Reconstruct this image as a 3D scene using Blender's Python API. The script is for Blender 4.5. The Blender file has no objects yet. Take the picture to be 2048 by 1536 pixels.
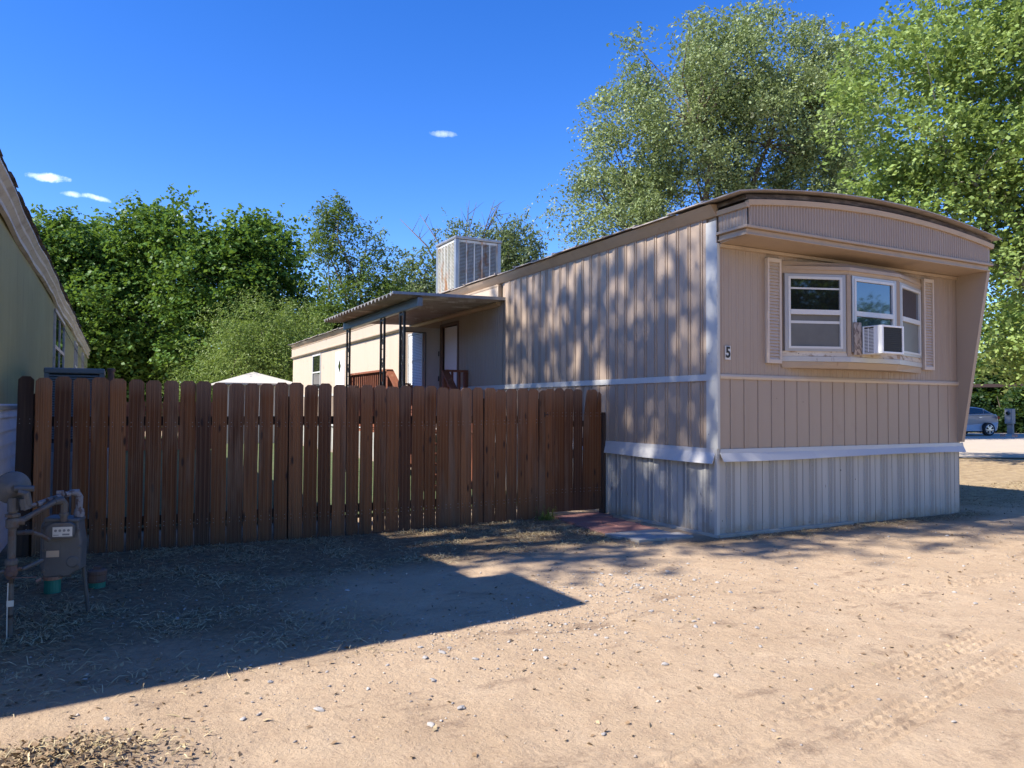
import bpy, math, random
import numpy as np
from mathutils import Vector, Matrix
rnd = random.Random(7)
rng = np.random.default_rng(11)
S = bpy.context.scene
COL = S.collection
R = math.radians

# ------------------------------------------------------------------ materials
def _nt(name):
    m = bpy.data.materials.new(name); m.use_nodes = True
    nt = m.node_tree
    return m, nt, nt.nodes, nt.links, nt.nodes['Principled BSDF']

def _fac(nt, kind, scale, lo, hi, detail=4, co=None, rot=None):
    N, Lk = nt.nodes, nt.links
    if isinstance(scale, (int, float)): scale = (scale,)*3
    if kind == 'rand':
        a = N.new('ShaderNodeObjectInfo'); src = a.outputs['Random']
    elif kind.startswith('attr:'):
        a = N.new('ShaderNodeAttribute'); a.attribute_name = kind[5:]; src = a.outputs['Fac']
    elif kind == 'splash':   # soil splashed on the lowest part: ragged upper edge
        tc = N.new('ShaderNodeTexCoord'); sp = N.new('ShaderNodeSeparateXYZ'); Lk.new(tc.outputs['Object'], sp.inputs[0])
        t = N.new('ShaderNodeTexNoise'); t.inputs['Scale'].default_value = scale[0]; t.inputs['Detail'].default_value = 8; t.inputs['Roughness'].default_value = .7; Lk.new(tc.outputs['Object'], t.inputs['Vector'])
        ma = N.new('ShaderNodeMath'); ma.operation = 'MULTIPLY_ADD'; ma.inputs[1].default_value = .45; Lk.new(t.outputs['Fac'], ma.inputs[0])
        mm = N.new('ShaderNodeMath'); mm.operation = 'MULTIPLY'; mm.inputs[1].default_value = -1; Lk.new(sp.outputs[2], mm.inputs[0]); Lk.new(mm.outputs[0], ma.inputs[2]); src = ma.outputs[0]
    else:
        tc = N.new('ShaderNodeTexCoord'); mp = N.new('ShaderNodeMapping')
        mp.inputs['Scale'].default_value = scale
        if rot: mp.inputs['Rotation'].default_value = rot
        if kind.endswith('+'):
            oi = N.new('ShaderNodeObjectInfo'); mu = N.new('ShaderNodeVectorMath'); mu.operation = 'SCALE'
            mu.inputs[0].default_value = (91, 57, 33); Lk.new(oi.outputs['Random'], mu.inputs['Scale'])
            Lk.new(mu.outputs[0], mp.inputs['Location'])
        Lk.new(tc.outputs['Object'], mp.inputs['Vector'])
        k = kind.rstrip('+')
        if k == 'noise':
            t = N.new('ShaderNodeTexNoise'); t.inputs['Scale'].default_value = 1; t.inputs['Detail'].default_value = detail
            t.inputs['Roughness'].default_value = .6; src = t.outputs['Fac']
        elif k == 'voro':
            t = N.new('ShaderNodeTexVoronoi'); t.inputs['Scale'].default_value = 1; src = t.outputs['Distance']
        elif k == 'cell':
            t = N.new('ShaderNodeTexVoronoi'); t.inputs['Scale'].default_value = 1
            sp = N.new('ShaderNodeSeparateColor'); Lk.new(t.outputs['Color'], sp.inputs[0]); src = sp.outputs[0]; Lk.new(mp.outputs[0], t.inputs['Vector'])
        elif k == 'wave':
            t = N.new('ShaderNodeTexWave'); t.inputs['Scale'].default_value = 1; t.inputs['Distortion'].default_value = 6
            t.inputs['Detail'].default_value = 3; t.inputs['Detail Scale'].default_value = .6; src = t.outputs['Fac']
        elif k == 'musg':
            t = N.new('ShaderNodeTexNoise'); t.inputs['Scale'].default_value = 1; t.inputs['Detail'].default_value = 8
            t.inputs['Roughness'].default_value = .75; src = t.outputs['Fac']
        Lk.new(mp.outputs[0], t.inputs['Vector'])
    mr = N.new('ShaderNodeMapRange'); mr.inputs['From Min'].default_value = lo; mr.inputs['From Max'].default_value = hi
    Lk.new(src, mr.inputs['Value'])
    return mr.outputs['Result']

def pmat(name, c0, layers=(), rough=.7, metal=0, bump=(), spec=.5, trans=None, emit=None, grad=None):
    m, nt, N, Lk, B = _nt(name)
    cur = None
    def rgb(c):
        n = N.new('ShaderNodeRGB'); n.outputs[0].default_value = (*c, 1); return n.outputs[0]
    cur = rgb(c0)
    for ly in layers:
        col, kind, scale, lo, hi = ly[:5]
        amt = ly[5] if len(ly) > 5 else 1
        f = _fac(nt, kind, scale, lo, hi)
        if amt != 1:
            mu = N.new('ShaderNodeMath'); mu.operation = 'MULTIPLY'; mu.inputs[1].default_value = amt; Lk.new(f, mu.inputs[0]); f = mu.outputs[0]
        mx = N.new('ShaderNodeMixRGB'); Lk.new(f, mx.inputs[0]); Lk.new(cur, mx.inputs[1]); mx.inputs[2].default_value = (*col, 1)
        cur = mx.outputs[0]
    Lk.new(cur, B.inputs['Base Color'])
    B.inputs['Roughness'].default_value = rough; B.inputs['Metallic'].default_value = metal
    B.inputs['Specular IOR Level'].default_value = spec
    prev = None
    for kind, scale, strength, dist in bump:
        f = _fac(nt, kind, scale, 0, 1)
        b = N.new('ShaderNodeBump'); b.inputs['Strength'].default_value = strength; b.inputs['Distance'].default_value = dist
        Lk.new(f, b.inputs['Height'])
        if prev: Lk.new(prev, b.inputs['Normal'])
        prev = b.outputs[0]
    if prev: Lk.new(prev, B.inputs['Normal'])
    if trans:
        out = [n for n in N if n.type == 'OUTPUT_MATERIAL'][0]
        t = N.new('ShaderNodeBsdfTranslucent'); mx = N.new('ShaderNodeMixShader'); mx.inputs[0].default_value = trans
        hs = N.new('ShaderNodeMixRGB'); hs.inputs[0].default_value = .35; hs.inputs[2].default_value = (.30, .42, .03, 1); Lk.new(cur, hs.inputs[1])
        Lk.new(hs.outputs[0], t.inputs['Color']); Lk.new(B.outputs[0], mx.inputs[1]); Lk.new(t.outputs[0], mx.inputs[2]); Lk.new(mx.outputs[0], out.inputs[0])
    return m

TAN = (.335, .255, .19)
M = {}
M['tan'] = pmat('tan_paint', TAN, [((.43, .34, .25), 'noise', (1.5, 1.5, .4), .35, .75, .4), ((.26, .195, .14), 'noise', (9, 9, .5), .55, .8, .2), ((.30, .20, .14), 'noise', (3, 3, 3), .60, .72, .3), ((.30, .17, .085), 'noise', (7, 7, .45), .66, .76, .3), ((.08, .06, .05), 'voro', (5.2, 5.2, 3.1), .035, .02, .9)],
                rough=.5, bump=[('noise', (2, 2, 1.2), .35, .012)])
M['sunlit_tan'] = pmat('sunlit_tan_paint', (.56, .46, .355), [((.48, .385, .29), 'noise', (6, 6, .5), .5, .8, .5), ((.25, .17, .11), 'noise', (4, 4, 4), .64, .72, .4)], rough=.5)  # lighter copy of the tan siding, with strong sunlight put into its colour
M['tan_trim'] = pmat('tan_trim_paint', (.39, .295, .205), [((.25, .19, .145), 'noise', (4, 4, 4), .5, .75, .5), ((.2, .12, .07), 'noise', (12, 12, 7), .68, .74, .5)], rough=.5, bump=[('noise', 5, .3, .006)])
M['cream'] = pmat('cream_trim', (.52, .43, .32), [((.45, .34, .26), 'noise', (6, 6, 3), .5, .8, .5)], rough=.45)
M['white'] = pmat('white_metal_trim', (.48, .47, .43), [((.40, .41, .42), 'noise', (7, 7, 1.2), .5, .72, .7), ((.28, .23, .19), 'noise', (15, 15, 6), .64, .70, .5), ((.1, .09, .08), 'voro', (6, 6, 3.7), .05, .03, .9)], rough=.42, bump=[('noise', 6, .3, .006)])
M['flash'] = pmat('bent_flashing', (.50, .485, .455), [((.48, .47, .45), 'noise', (1.5, 4, 4), .45, .7, .6)], rough=.35, bump=[('noise', (2.5, 3, 3), .6, .02)])
M['skirt'] = pmat('grey_skirting', (.40, .385, .35), [((.47, .46, .42), 'noise', (5, 5, .4), .4, .65, .8), ((.27, .27, .28), 'noise', (14, 14, 1.2), .55, .8, .5), ((.13, .10, .08), 'noise', (16, 16, 5), .69, .73, .8), ((.02, .02, .02), 'voro', (9, 9, 5), .075, .055, .9), ((.30, .225, .15), 'splash', 7, .08, .24, .75)], rough=.5, bump=[('noise', (3, 3, 1.5), .35, .01)])
M['perf'] = pmat('perforated_skirting', (.285, .275, .25), [((.18, .18, .18), 'voro', (95, 95, 95), .45, .25, .6), ((.30, .30, .30), 'noise', (5, 5, 1), .4, .7, .5), ((.30, .225, .15), 'splash', 7, .08, .24, .75)], rough=.5)
M['rust_spot'] = pmat('dark_vent_slot', (.02, .02, .02), rough=.9)
M['roof'] = pmat('roof_metal', (.36, .31, .27), [((.22, .19, .17), 'noise', (4, 4, 4), .45, .7, .8), ((.45, .41, .37), 'noise', (1.5, 1.5, 1), .5, .7, .6)], rough=.55, bump=[('noise', 5, .5, .02)])
M['darkroof'] = pmat('weathered_roof_edge', (.17, .125, .095), [((.07, .05, .04), 'noise', (6, 6, 6), .45, .62, .8), ((.30, .24, .19), 'noise', (3, 3, 9), .55, .7, .6)], rough=.9, bump=[('noise', 9, .8, .04)])
M['darkwood'] = pmat('old_dark_wood', (.06, .045, .035), [((.16, .13, .10), 'noise', (6, 6, 20), .45, .7)], rough=.9, bump=[('noise', 14, .6, .02)])
M['alu'] = pmat('window_aluminium', (.40, .40, .40), [((.46, .45, .43), 'noise', (8, 8, 3), .45, .7, .6)], rough=.4, metal=.35)
M['vinyl'] = pmat('window_vinyl', (.60, .60, .57), [((.5, .5, .48), 'noise', (9, 9, 4), .55, .8, .5)], rough=.4)
M['sillwood'] = pmat('stained_sill', (.58, .50, .38), [((.02, .02, .02), 'voro', (14, 14, 14), .10, .07, .9), ((.24, .13, .04), 'noise', (9, 9, 14), .5, .62, .8), ((.7, .66, .58), 'noise', (3, 3, 9), .5, .7, .5)], rough=.7)
def glass(name, c, rough=.03, ior=1.9):
    m, nt, N, Lk, B = _nt(name)
    B.inputs['Base Color'].default_value = (*c, 1); B.inputs['Roughness'].default_value = rough; B.inputs['IOR'].default_value = ior
    return m
M['glass'] = glass('window_glass', (.012, .014, .013))
M['glassb'] = glass('window_glass_blue', (.02, .035, .06), ior=2.3)
M['screen'] = pmat('insect_screen', (.12, .12, .11), [((.17, .17, .155), 'noise', (3, 3, 3), .4, .7, .6)], rough=.45)
M['blind'] = pmat('white_blind', (.82, .83, .84), rough=.6)
M['shutter'] = pmat('shutter_plastic', (.55, .46, .37), [((.5, .4, .31), 'noise', (7, 7, 5), .5, .8, .5)], rough=.5)
M['osb'] = pmat('chipboard', (.44, .37, .30), [((.16, .12, .10), 'cell', (45, 45, 26), .3, .7, .9), ((.45, .39, .34), 'noise', (30, 30, 18), .55, .7, .7)], rough=.85)
M['acwhite'] = pmat('appliance_plastic', (.80, .80, .78), [((.6, .58, .52), 'noise', (9, 9, 9), .55, .8, .4)], rough=.35)
M['black'] = pmat('black_metal', (.012, .012, .013), [((.05, .05, .055), 'noise', 14, .5, .7, .6)], rough=.35)
M['dark'] = pmat('dark_grille', (.05, .05, .048), rough=.5)
M['galv'] = pmat('galvanised_metal', (.30, .31, .32), [((.46, .48, .50), 'noise', (6, 6, 2), .5, .7, .7), ((.30, .31, .33), 'noise', (12, 12, 12), .55, .7, .5)], rough=.38, metal=.6)
M['galvw'] = pmat('louvre_metal', (.56, .55, .50), [((.40, .41, .34), 'noise', (4, 4, 3), .45, .7, .7), ((.46, .20, .06), 'noise', (5, 5, 2.4), .52, .64, .85), ((.25, .26, .28), 'noise', (9, 9, 5), .55, .75, .6)], rough=.5, metal=.25)
M['beam'] = pmat('beam_metal', (.22, .25, .25), [((.15, .16, .17), 'noise', (3, 3, 10), .45, .7, .6)], rough=.45, metal=.3)
M['porchroof'] = pmat('porch_roof_metal', (.29, .27, .25), [((.24, .20, .18), 'noise', (2, 12, 3), .45, .65, .8), ((.62, .62, .63), 'noise', (3, 3, 3), .55, .7, .6)], rough=.4, metal=.3)
M['redwood'] = pmat('redwood_stain', (.23, .075, .035), [((.12, .04, .02), 'noise', (12, 12, 3), .4, .7, .7), ((.42, .24, .13), 'noise', (9, 9, 3), .56, .7, .6)], rough=.75)
M['doorwhite'] = pmat('white_door', (.78, .77, .76), rough=.45)
M['doortan'] = pmat('door_frame_brown', (.13, .085, .06), rough=.6)
M['wood'] = pmat('cedar_picket', (.175, .055, .010), [((.36, .140, .048), 'rand', 1, .35, 1.0, .85), ((.060, .022, .009), 'rand', 1, .32, .0, .8), ((.080, .028, .010), 'noise+', (16, 16, .7), .45, .66, .7),
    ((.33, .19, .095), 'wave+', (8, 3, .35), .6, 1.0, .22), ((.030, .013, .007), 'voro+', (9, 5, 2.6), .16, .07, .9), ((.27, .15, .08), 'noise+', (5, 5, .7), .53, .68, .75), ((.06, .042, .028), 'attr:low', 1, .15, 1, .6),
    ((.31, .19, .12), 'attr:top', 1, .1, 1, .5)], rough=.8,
    bump=[('wave+', (16, 6, .8), .4, .005), ('noise+', (60, 60, 3), .5, .005)])
M['wooddark'] = pmat('dark_post_wood', (.045, .025, .016), [((.10, .06, .035), 'noise+', (20, 20, 1), .45, .7, .7)], rough=.85, bump=[('noise+', (50, 50, 3), .5, .004)])
M['paver_red'] = pmat('red_paver', (.25, .115, .095), [((.17, .085, .075), 'noise', (5, 5, 5), .4, .7, .7), ((.36, .22, .17), 'noise', (3, 3, 3), .52, .7, .6)], rough=.9, bump=[('noise', 60, .5, .004)])
M['paver_grey'] = pmat('grey_paver', (.34, .32, .29), [((.24, .22, .20), 'noise', (5, 5, 5), .4, .7, .7), ((.4, .33, .25), 'noise', (3, 3, 3), .55, .7, .6)], rough=.9, bump=[('noise', 60, .5, .004)])
M['concrete'] = pmat('concrete', (.42, .38, .32), [((.28, .24, .2), 'noise', (6, 6, 6), .4, .7, .6)], rough=.9, bump=[('noise', 40, .5, .005)])
M['metergrey'] = pmat('meter_paint', (.080, .085, .088), [((.12, .125, .125), 'noise', 9, .45, .7, .6), ((.10, .06, .045), 'noise', 22, .62, .7, .6)], rough=.5, bump=[('noise', 40, .25, .003)])
M['pipegrey'] = pmat('pipe_grey', (.095, .09, .08), [((.10, .055, .035), 'noise', 25, .5, .62, .8), ((.15, .15, .14), 'noise', 12, .5, .7, .5)], rough=.6, bump=[('noise', 60, .35, .003)])
M['pipewhite'] = pmat('flaking_pipe', (.20, .20, .21), [((.09, .06, .05), 'noise', 30, .5, .58, .9)], rough=.7, bump=[('noise', 60, .5, .004)])
M['label'] = pmat('plate', (.62, .60, .52), rough=.5)
M['labeltan'] = pmat('plate_tan', (.50, .38, .26), rough=.5)
M['ink'] = pmat('black_print', (.01, .01, .01), rough=.6)
M['green_pvc'] = pmat('green_pvc', (.02, .19, .13), rough=.5)
M['iron'] = pmat('rusty_iron', (.15, .085, .06), [((.08, .06, .06), 'noise', 14, .45, .6, .8)], rough=.8, bump=[('noise', 40, .5, .004)])
M['rubber'] = pmat('orange_coupling', (.40, .20, .13), rough=.6)
M['olive'] = pmat('olive_siding', (.33, .31, .15), [((.27, .26, .115), 'noise', (7, 7, .6), .45, .75, .7), ((.42, .40, .20), 'noise', (2, 1, 1), .5, .7, .5), ((.10, .10, .07), 'noise', (16, 16, .8), .62, .8, .5)], rough=.55)
M['lap'] = pmat('white_lap_siding', (.62, .63, .65), [((.45, .45, .46), 'noise', (3, 3, 5), .5, .75, .6), ((.2, .18, .16), 'noise', (12, 12, 12), .68, .74, .5)], rough=.55)
M['fascia'] = pmat('white_fascia', (.60, .54, .47), [((.34, .25, .20), 'noise', (4, 4, 8), .5, .68, .6), ((.15, .09, .06), 'noise', (9, 9, 14), .66, .72, .7)], rough=.55, bump=[('noise', 3, .5, .02)])
M['shedwhite'] = pmat('white_shed_plastic', (.46, .43, .38), rough=.6)
M['stone'] = pmat('river_stone', (.30, .28, .26), [((.40, .37, .33), 'rand', 1, .4, .9), ((.16, .17, .19), 'noise+', (30, 30, 30), .5, .7, .5)], rough=.85, bump=[('noise+', 90, .4, .003)])
M['pebble'] = pmat('pebbles', (.34, .27, .20), [((.24, .22, .21), 'attr:rnd', 1, .3, .5), ((.46, .40, .33), 'attr:rnd', 1, .6, .8), ((.14, .12, .11), 'attr:rnd', 1, .9, .95)], rough=.9)
M['straw'] = pmat('dry_straw', (.42, .33, .17), [((.20, .15, .08), 'attr:rnd', 1, .3, .55), ((.50, .41, .24), 'attr:rnd', 1, .6, .85)], rough=.8, trans=None)
M['leaflit'] = pmat('dead_leaves', (.20, .13, .07), [((.34, .26, .15), 'attr:rnd', 1, .4, .6), ((.11, .075, .045), 'attr:rnd', 1, .75, .9)], rough=.85)
M['grass'] = pmat('green_grass', (.10, .17, .03), [((.20, .22, .06), 'attr:rnd', 1, .3, .9)], rough=.7, trans=.3)
M['bark'] = pmat('bark', (.15, .115, .085), [((.07, .052, .04), 'noise', (9, 9, 1.5), .4, .65, .8)], rough=.95, bump=[('noise', (14, 14, 2.5), .9, .03)])
M['barkpale'] = pmat('pale_bark', (.30, .27, .22), [((.17, .14, .11), 'noise', (7, 7, 2), .45, .65, .7)], rough=.95, bump=[('noise', (14, 14, 3), .7, .02)])
M['carpaint'] = pmat('silver_car_paint', (.36, .37, .38), rough=.28, metal=.25)
M['tyre'] = pmat('tyre_rubber', (.015, .015, .015), rough=.8)
M['rim'] = pmat('alloy', (.55, .56, .58), rough=.3, metal=.8)
M['red'] = pmat('tail_lamp', (.25, .01, .01), rough=.2)
M['utility'] = pmat('utility_grey', (.20, .21, .22), rough=.5)
M['carport'] = pmat('carport_roof', (.03, .014, .012), rough=.7)
M['condenser'] = pmat('condenser_case', (.20, .205, .19), rough=.6)
M['brick'] = pmat('pink_brick', (.50, .32, .26), [((.38, .22, .18), 'cell', (5, 5, 5), .3, .7)], rough=.9)
def leafmat(name, a, b, c, tr=.35, rough=.5):
    return pmat(name, a, spec=.25, layers=[(b, 'attr:rnd', 1, .25, .75), (c, 'attr:rnd', 1, .82, .95), (tuple(x*.8 for x in a), 'noise', .5, .45, .6, .6)], rough=rough, trans=tr)
M['lf_elm'] = leafmat('elm_leaves', (.195, .255, .110), (.285, .335, .165), (.40, .41, .25), tr=.28)
M['lf_maple'] = leafmat('maple_leaves', (.205, .295, .085), (.31, .40, .135), (.45, .50, .18), tr=.4)
M['lf_cotton'] = leafmat('cottonwood_leaves', (.065, .140, .026), (.105, .205, .042), (.18, .28, .075), rough=.5)
M['lf_locust'] = leafmat('locust_leaves', (.075, .13, .030), (.11, .17, .045), (.17, .20, .06))
M['lf_olive'] = leafmat('olive_leaves', (.165, .235, .055), (.23, .30, .085), (.33, .36, .13))
M['lf_willow'] = leafmat('willow_leaves', (.12, .165, .085), (.16, .20, .12), (.24, .26, .17))
M['lf_hedge'] = leafmat('hedge_leaves', (.028, .062, .018), (.045, .085, .025), (.07, .11, .03))

# ------------------------------------------------------------------ mesh builder
class MB:
    def __init__(s): s.v = []; s.f = []; s.mi = []
    def add(s, vs, fs, mi=0):
        o = len(s.v); s.v += [tuple(p) for p in vs]; s.f += [tuple(o+i for i in f) for f in fs]; s.mi += [mi]*len(fs); return s
    def box(s, a, b, mi=0, rot=None, piv=None):
        x0, y0, z0 = a; x1, y1, z1 = b
        vs = [Vector(p) for p in ((x0,y0,z0),(x1,y0,z0),(x1,y1,z0),(x0,y1,z0),(x0,y0,z1),(x1,y0,z1),(x1,y1,z1),(x0,y1,z1))]
        if rot is not None:
            c = Vector(piv) if piv is not None else sum(vs, Vector())/8
            vs = [c + rot @ (p-c) for p in vs]
        return s.add(vs, [(0,3,2,1),(4,5,6,7),(0,1,5,4),(1,2,6,5),(2,3,7,6),(3,0,4,7)], mi)
    def hexa(s, P, mi=0):   # 8 points bottom ring then top ring
        return s.add(P, [(0,3,2,1),(4,5,6,7),(0,1,5,4),(1,2,6,5),(2,3,7,6),(3,0,4,7)], mi)
    def bar(s, p, q, w, h, up=(0,0,1), mi=0):
        p, q = Vector(p), Vector(q); d = (q-p).normalized(); u = Vector(up)
        r = d.cross(u)
        if r.length < 1e-4: r = d.cross(Vector((1,0,0)))
        r.normalize(); u = r.cross(d)
        r *= w/2; u *= h/2
        return s.hexa([p-r-u, p+r-u, q+r-u, q-r-u, p-r+u, p+r+u, q+r+u, q-r+u], mi)
    def tube(s, pts, rad, n=8, mi=0, caps=True):
        pts = [Vector(p) for p in pts]
        if isinstance(rad, (int, float)): rad = [rad]*len(pts)
        o = len(s.v); prev = None
        for i, p in enumerate(pts):
            d = (pts[min(i+1, len(pts)-1)] - pts[max(i-1, 0)]).normalized()
            if prev is None:
                a = Vector((0,0,1)) if abs(d.z) < .9 else Vector((1,0,0)); r = d.cross(a).normalized()
            else:
                r = (prev - d*prev.dot(d)); r = r.normalized() if r.length > 1e-5 else d.orthogonal().normalized()
            prev = r; u = d.cross(r)
            for k in range(n):
                t = 2*math.pi*k/n; s.v.append(tuple(p + (r*math.cos(t)+u*math.sin(t))*rad[i]))
        for i in range(len(pts)-1):
            for k in range(n):
                a = o+i*n+k; b = o+i*n+(k+1)%n
                s.f.append((a, b, b+n, a+n)); s.mi.append(mi)
        if caps:
            s.f.append(tuple(o+k for k in range(n))[::-1]); s.mi.append(mi)
            s.f.append(tuple(o+(len(pts)-1)*n+k for k in range(n))); s.mi.append(mi)
        return s
    def prism(s, poly, axis, a, b, mi=0):
        # poly: 2D points in the other two axes (cyclic order), extruded along axis a..b
        n = len(poly)
        def mk(p, t): return {'x': (t, p[0], p[1]), 'y': (p[0], t, p[1]), 'z': (p[0], p[1], t)}[axis]
        vs = [mk(p, a) for p in poly] + [mk(p, b) for p in poly]
        return s.add(vs, [tuple(range(n))[::-1], tuple(range(n, 2*n))] + [(i, (i+1) % n, n+(i+1) % n, n+i) for i in range(n)], mi)
    def lathe(s, prof, c=(0,0,0), n=20, rot=None, mi=0):
        c = Vector(c); o = len(s.v)
        for r, z in prof:
            for k in range(n):
                t = 2*math.pi*k/n; p = Vector((r*math.cos(t), r*math.sin(t), z))
                if rot is not None: p = rot @ p
                s.v.append(tuple(c+p))
        for i in range(len(prof)-1):
            for k in range(n):
                a = o+i*n+k; b = o+i*n+(k+1) % n
                s.f.append((a, b, b+n, a+n)); s.mi.append(mi)
        s.f.append(tuple(o+k for k in range(n))[::-1]); s.f.append(tuple(o+(len(prof)-1)*n+k for k in range(n))); s.mi += [mi, mi]
        return s
    def sheet(s, prof, axis, z0, z1, thick_dir, mi=0, mis=None):
        # corrugated sheet: prof = [(u, depth)], along axis 'x' or 'y', depth toward thick_dir (+1/-1) on the other axis, from base plane
        zf0 = z0 if callable(z0) else (lambda u: z0); zf1 = z1 if callable(z1) else (lambda u: z1)
        o = len(s.v)
        for u, d in prof:
            w = thick_dir*d
            p = (u, w) if axis == 'x' else (w, u)
            s.v.append((p[0], p[1], zf0(u))); s.v.append((p[0], p[1], zf1(u)))
        for i in range(len(prof)-1):
            a = o+2*i; s.f.append((a, a+2, a+3, a+1)); s.mi.append(mis[i] if mis else mi)
        return s
    def build(s, name, mats, parent=None, smooth=False, bevel=0, loc=None, local=False, data_only=False):
        if not isinstance(mats, (list, tuple)): mats = [mats]
        off = Vector((0,0,0))
        if parent is not None and not local:
            off = WORLD[parent.name]
        if loc is not None: off = Vector(loc)
        me = bpy.data.meshes.new(name)
        vs = [(p[0]-off.x, p[1]-off.y, p[2]-off.z) for p in s.v] if not local else s.v
        me.from_pydata(vs, [], s.f)
        for m in mats: me.materials.append(m)
        me.polygons.foreach_set('material_index', s.mi)
        if smooth: me.polygons.foreach_set('use_smooth', [True]*len(me.polygons))
        me.update()
        o = bpy.data.objects.new(name, me); COL.objects.link(o)
        if parent is not None: o.parent = parent; WORLD[o.name] = off.copy()
        else:
            WORLD[o.name] = off.copy()
            if loc is not None: o.location = loc
        if bevel:
            b = o.modifiers.new('bevel', 'BEVEL'); b.width = bevel; b.segments = 2; b.limit_method = 'ANGLE'; b.angle_limit = R(40)
        return o
WORLD = {}
def tag(o, label, cat, group=None):
    o['label'] = label; o['category'] = cat
    if group: o['group'] = group
    return o
def thing(name, label, cat, loc, group=None, rz=0):
    o = bpy.data.objects.new(name, None); COL.objects.link(o); o.location = loc; o.rotation_euler = (0, 0, rz); o.empty_display_size = .2
    WORLD[o.name] = Vector(loc)
    return tag(o, label, cat, group)
def kind(o, k): o['kind'] = k; return o

# ------------------------------------------------------------------ smooth value noise
_tab = rng.random((256, 256))
def vnoise(x, y):
    xi = np.floor(x).astype(int); yi = np.floor(y).astype(int); fx = x-xi; fy = y-yi
    fx = fx*fx*(3-2*fx); fy = fy*fy*(3-2*fy)
    a = _tab[xi % 256, yi % 256]; b = _tab[(xi+1) % 256, yi % 256]; c = _tab[xi % 256, (yi+1) % 256]; d = _tab[(xi+1) % 256, (yi+1) % 256]
    return (a*(1-fx)+b*fx)*(1-fy) + (c*(1-fx)+d*fx)*fy - .5
def sstep(a, b, x):
    t = np.clip((x-a)/(b-a), 0, 1); return t*t*(3-2*t)
def gz(x, y):
    x = np.asarray(x, float); y = np.asarray(y, float)
    h = .03*vnoise(x*.5+3, y*.5+9)
    h = h - .045*np.exp(-((x+3.6)/2.2)**2 - ((y-2.0)/1.6)**2)
    h = h*(1-.8*np.exp(-(np.maximum(0, np.abs(x-2)-2.6)**2 + np.maximum(0, np.abs(y-.8)-1.2)**2)/.5))
    # mound of dead plants, lower left corner of the view
    h = h + .10*np.exp(-((x+5.95)/.38)**2 - ((y+2.85)/.26)**2)
    return h
TRACKS = ((-3.95, -3.86, 10.2, .19, -.6, 3.3, 0), (-3.6, -4.12, 11.5, .19, -.8, 3.0, .05), (-2.6, -4.75, 24, .2, 0, 4.8, .12), (-4.75, -3.72, 165, .17, -.9, .25, 0), (1.5, -2.6, 172, .2, -2.5, 3.0, .2))
def gz_fine(x, y):
    near = np.exp(-(np.maximum(0, np.abs(x+1.5)-8)**2 + np.maximum(0, np.abs(y+1.5)-6)**2)/6)
    h = .012*vnoise(x*2.3, y*2.3+40) + .006*vnoise(x*7+11, y*7) + .004*vnoise(x*17, y*17+5)
    wob = .10*vnoise(x*.8+30, y*.8)
    for (px, py, ang, wid, a0, a1, fd) in TRACKS:
        ca, sa = math.cos(R(ang)), math.sin(R(ang)); al = (x-px)*ca+(y-py)*sa; ac = -(x-px)*sa+(y-py)*ca+wob
        ins = (1-sstep(wid/2-.012, wid/2+.012, np.abs(ac)))*sstep(a0, a0+.3, al)*(1-sstep(a1-.5, a1, al))*sstep(-.35+fd, .1+fd, vnoise(x*2.2+50, y*2.2)+.2)
        rib = np.sin(ac*2*math.pi/(wid/3.5)); lug = np.sin(al*2*math.pi/.088+np.sign(ac)*1.3)
        edge = np.exp(-((np.abs(ac)-wid/2-.012)/.014)**2)*sstep(a0, a0+.3, al)*(1-sstep(a1-.5, a1, al))
        h = h*(1-.6*ins) - .010*ins + ins*(.0065*np.clip(rib*1.6, -1, 1)+.0060*np.clip(lug*1.3, -1, 1)*(rib > -.2)) + .006*edge
    return h*near
def ground_z(x, y): return float(gz(x, y)+gz_fine(np.asarray(float(x)), np.asarray(float(y))))

# ------------------------------------------------------------------ ground
def axis_pts(lo, hi, d, far, grow=1.13):
    a = list(np.arange(lo, hi+1e-6, d)); s = d
    r = []; x = hi
    while x < far: s *= grow; x += s; r.append(x)
    l = []; x = lo; s = d
    while x > -far: s *= grow; x -= s; l.append(x)
    return np.array(l[::-1]+a+r)
gx = axis_pts(-6.8, 4.6, .020, 170); gy = axis_pts(-4.95, 2.6, .0155, 170)
X, Y = np.meshgrid(gx, gy, indexing='ij')
Z = gz(X, Y) + gz_fine(X, Y)
nx, ny = X.shape
me = bpy.data.meshes.new('ground')
co = np.stack([X, Y, Z], -1).reshape(-1, 3)
idx = np.arange(nx*ny).reshape(nx, ny)
F = np.stack([idx[:-1, :-1], idx[1:, :-1], idx[1:, 1:], idx[:-1, 1:]], -1).reshape(-1, 4)
def np_mesh(me, co, F, smooth=False):
    k = F.shape[1]
    me.vertices.add(len(co)); me.vertices.foreach_set('co', co.astype(np.float32).ravel())
    me.loops.add(F.size); me.loops.foreach_set('vertex_index', F.astype(np.int32).ravel())
    me.polygons.add(len(F)); me.polygons.foreach_set('loop_start', np.arange(0, F.size, k, dtype=np.int32)); me.polygons.foreach_set('loop_total', np.full(len(F), k, dtype=np.int32))
    if smooth: me.polygons.foreach_set('use_smooth', np.ones(len(F), bool))
    me.update(calc_edges=True)
np_mesh(me, co, F, True)
def fattr(me, name, vals, dom='POINT'):
    a = me.attributes.new(name, 'FLOAT', dom); a.data.foreach_set('value', np.asarray(vals, np.float32))
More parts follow.
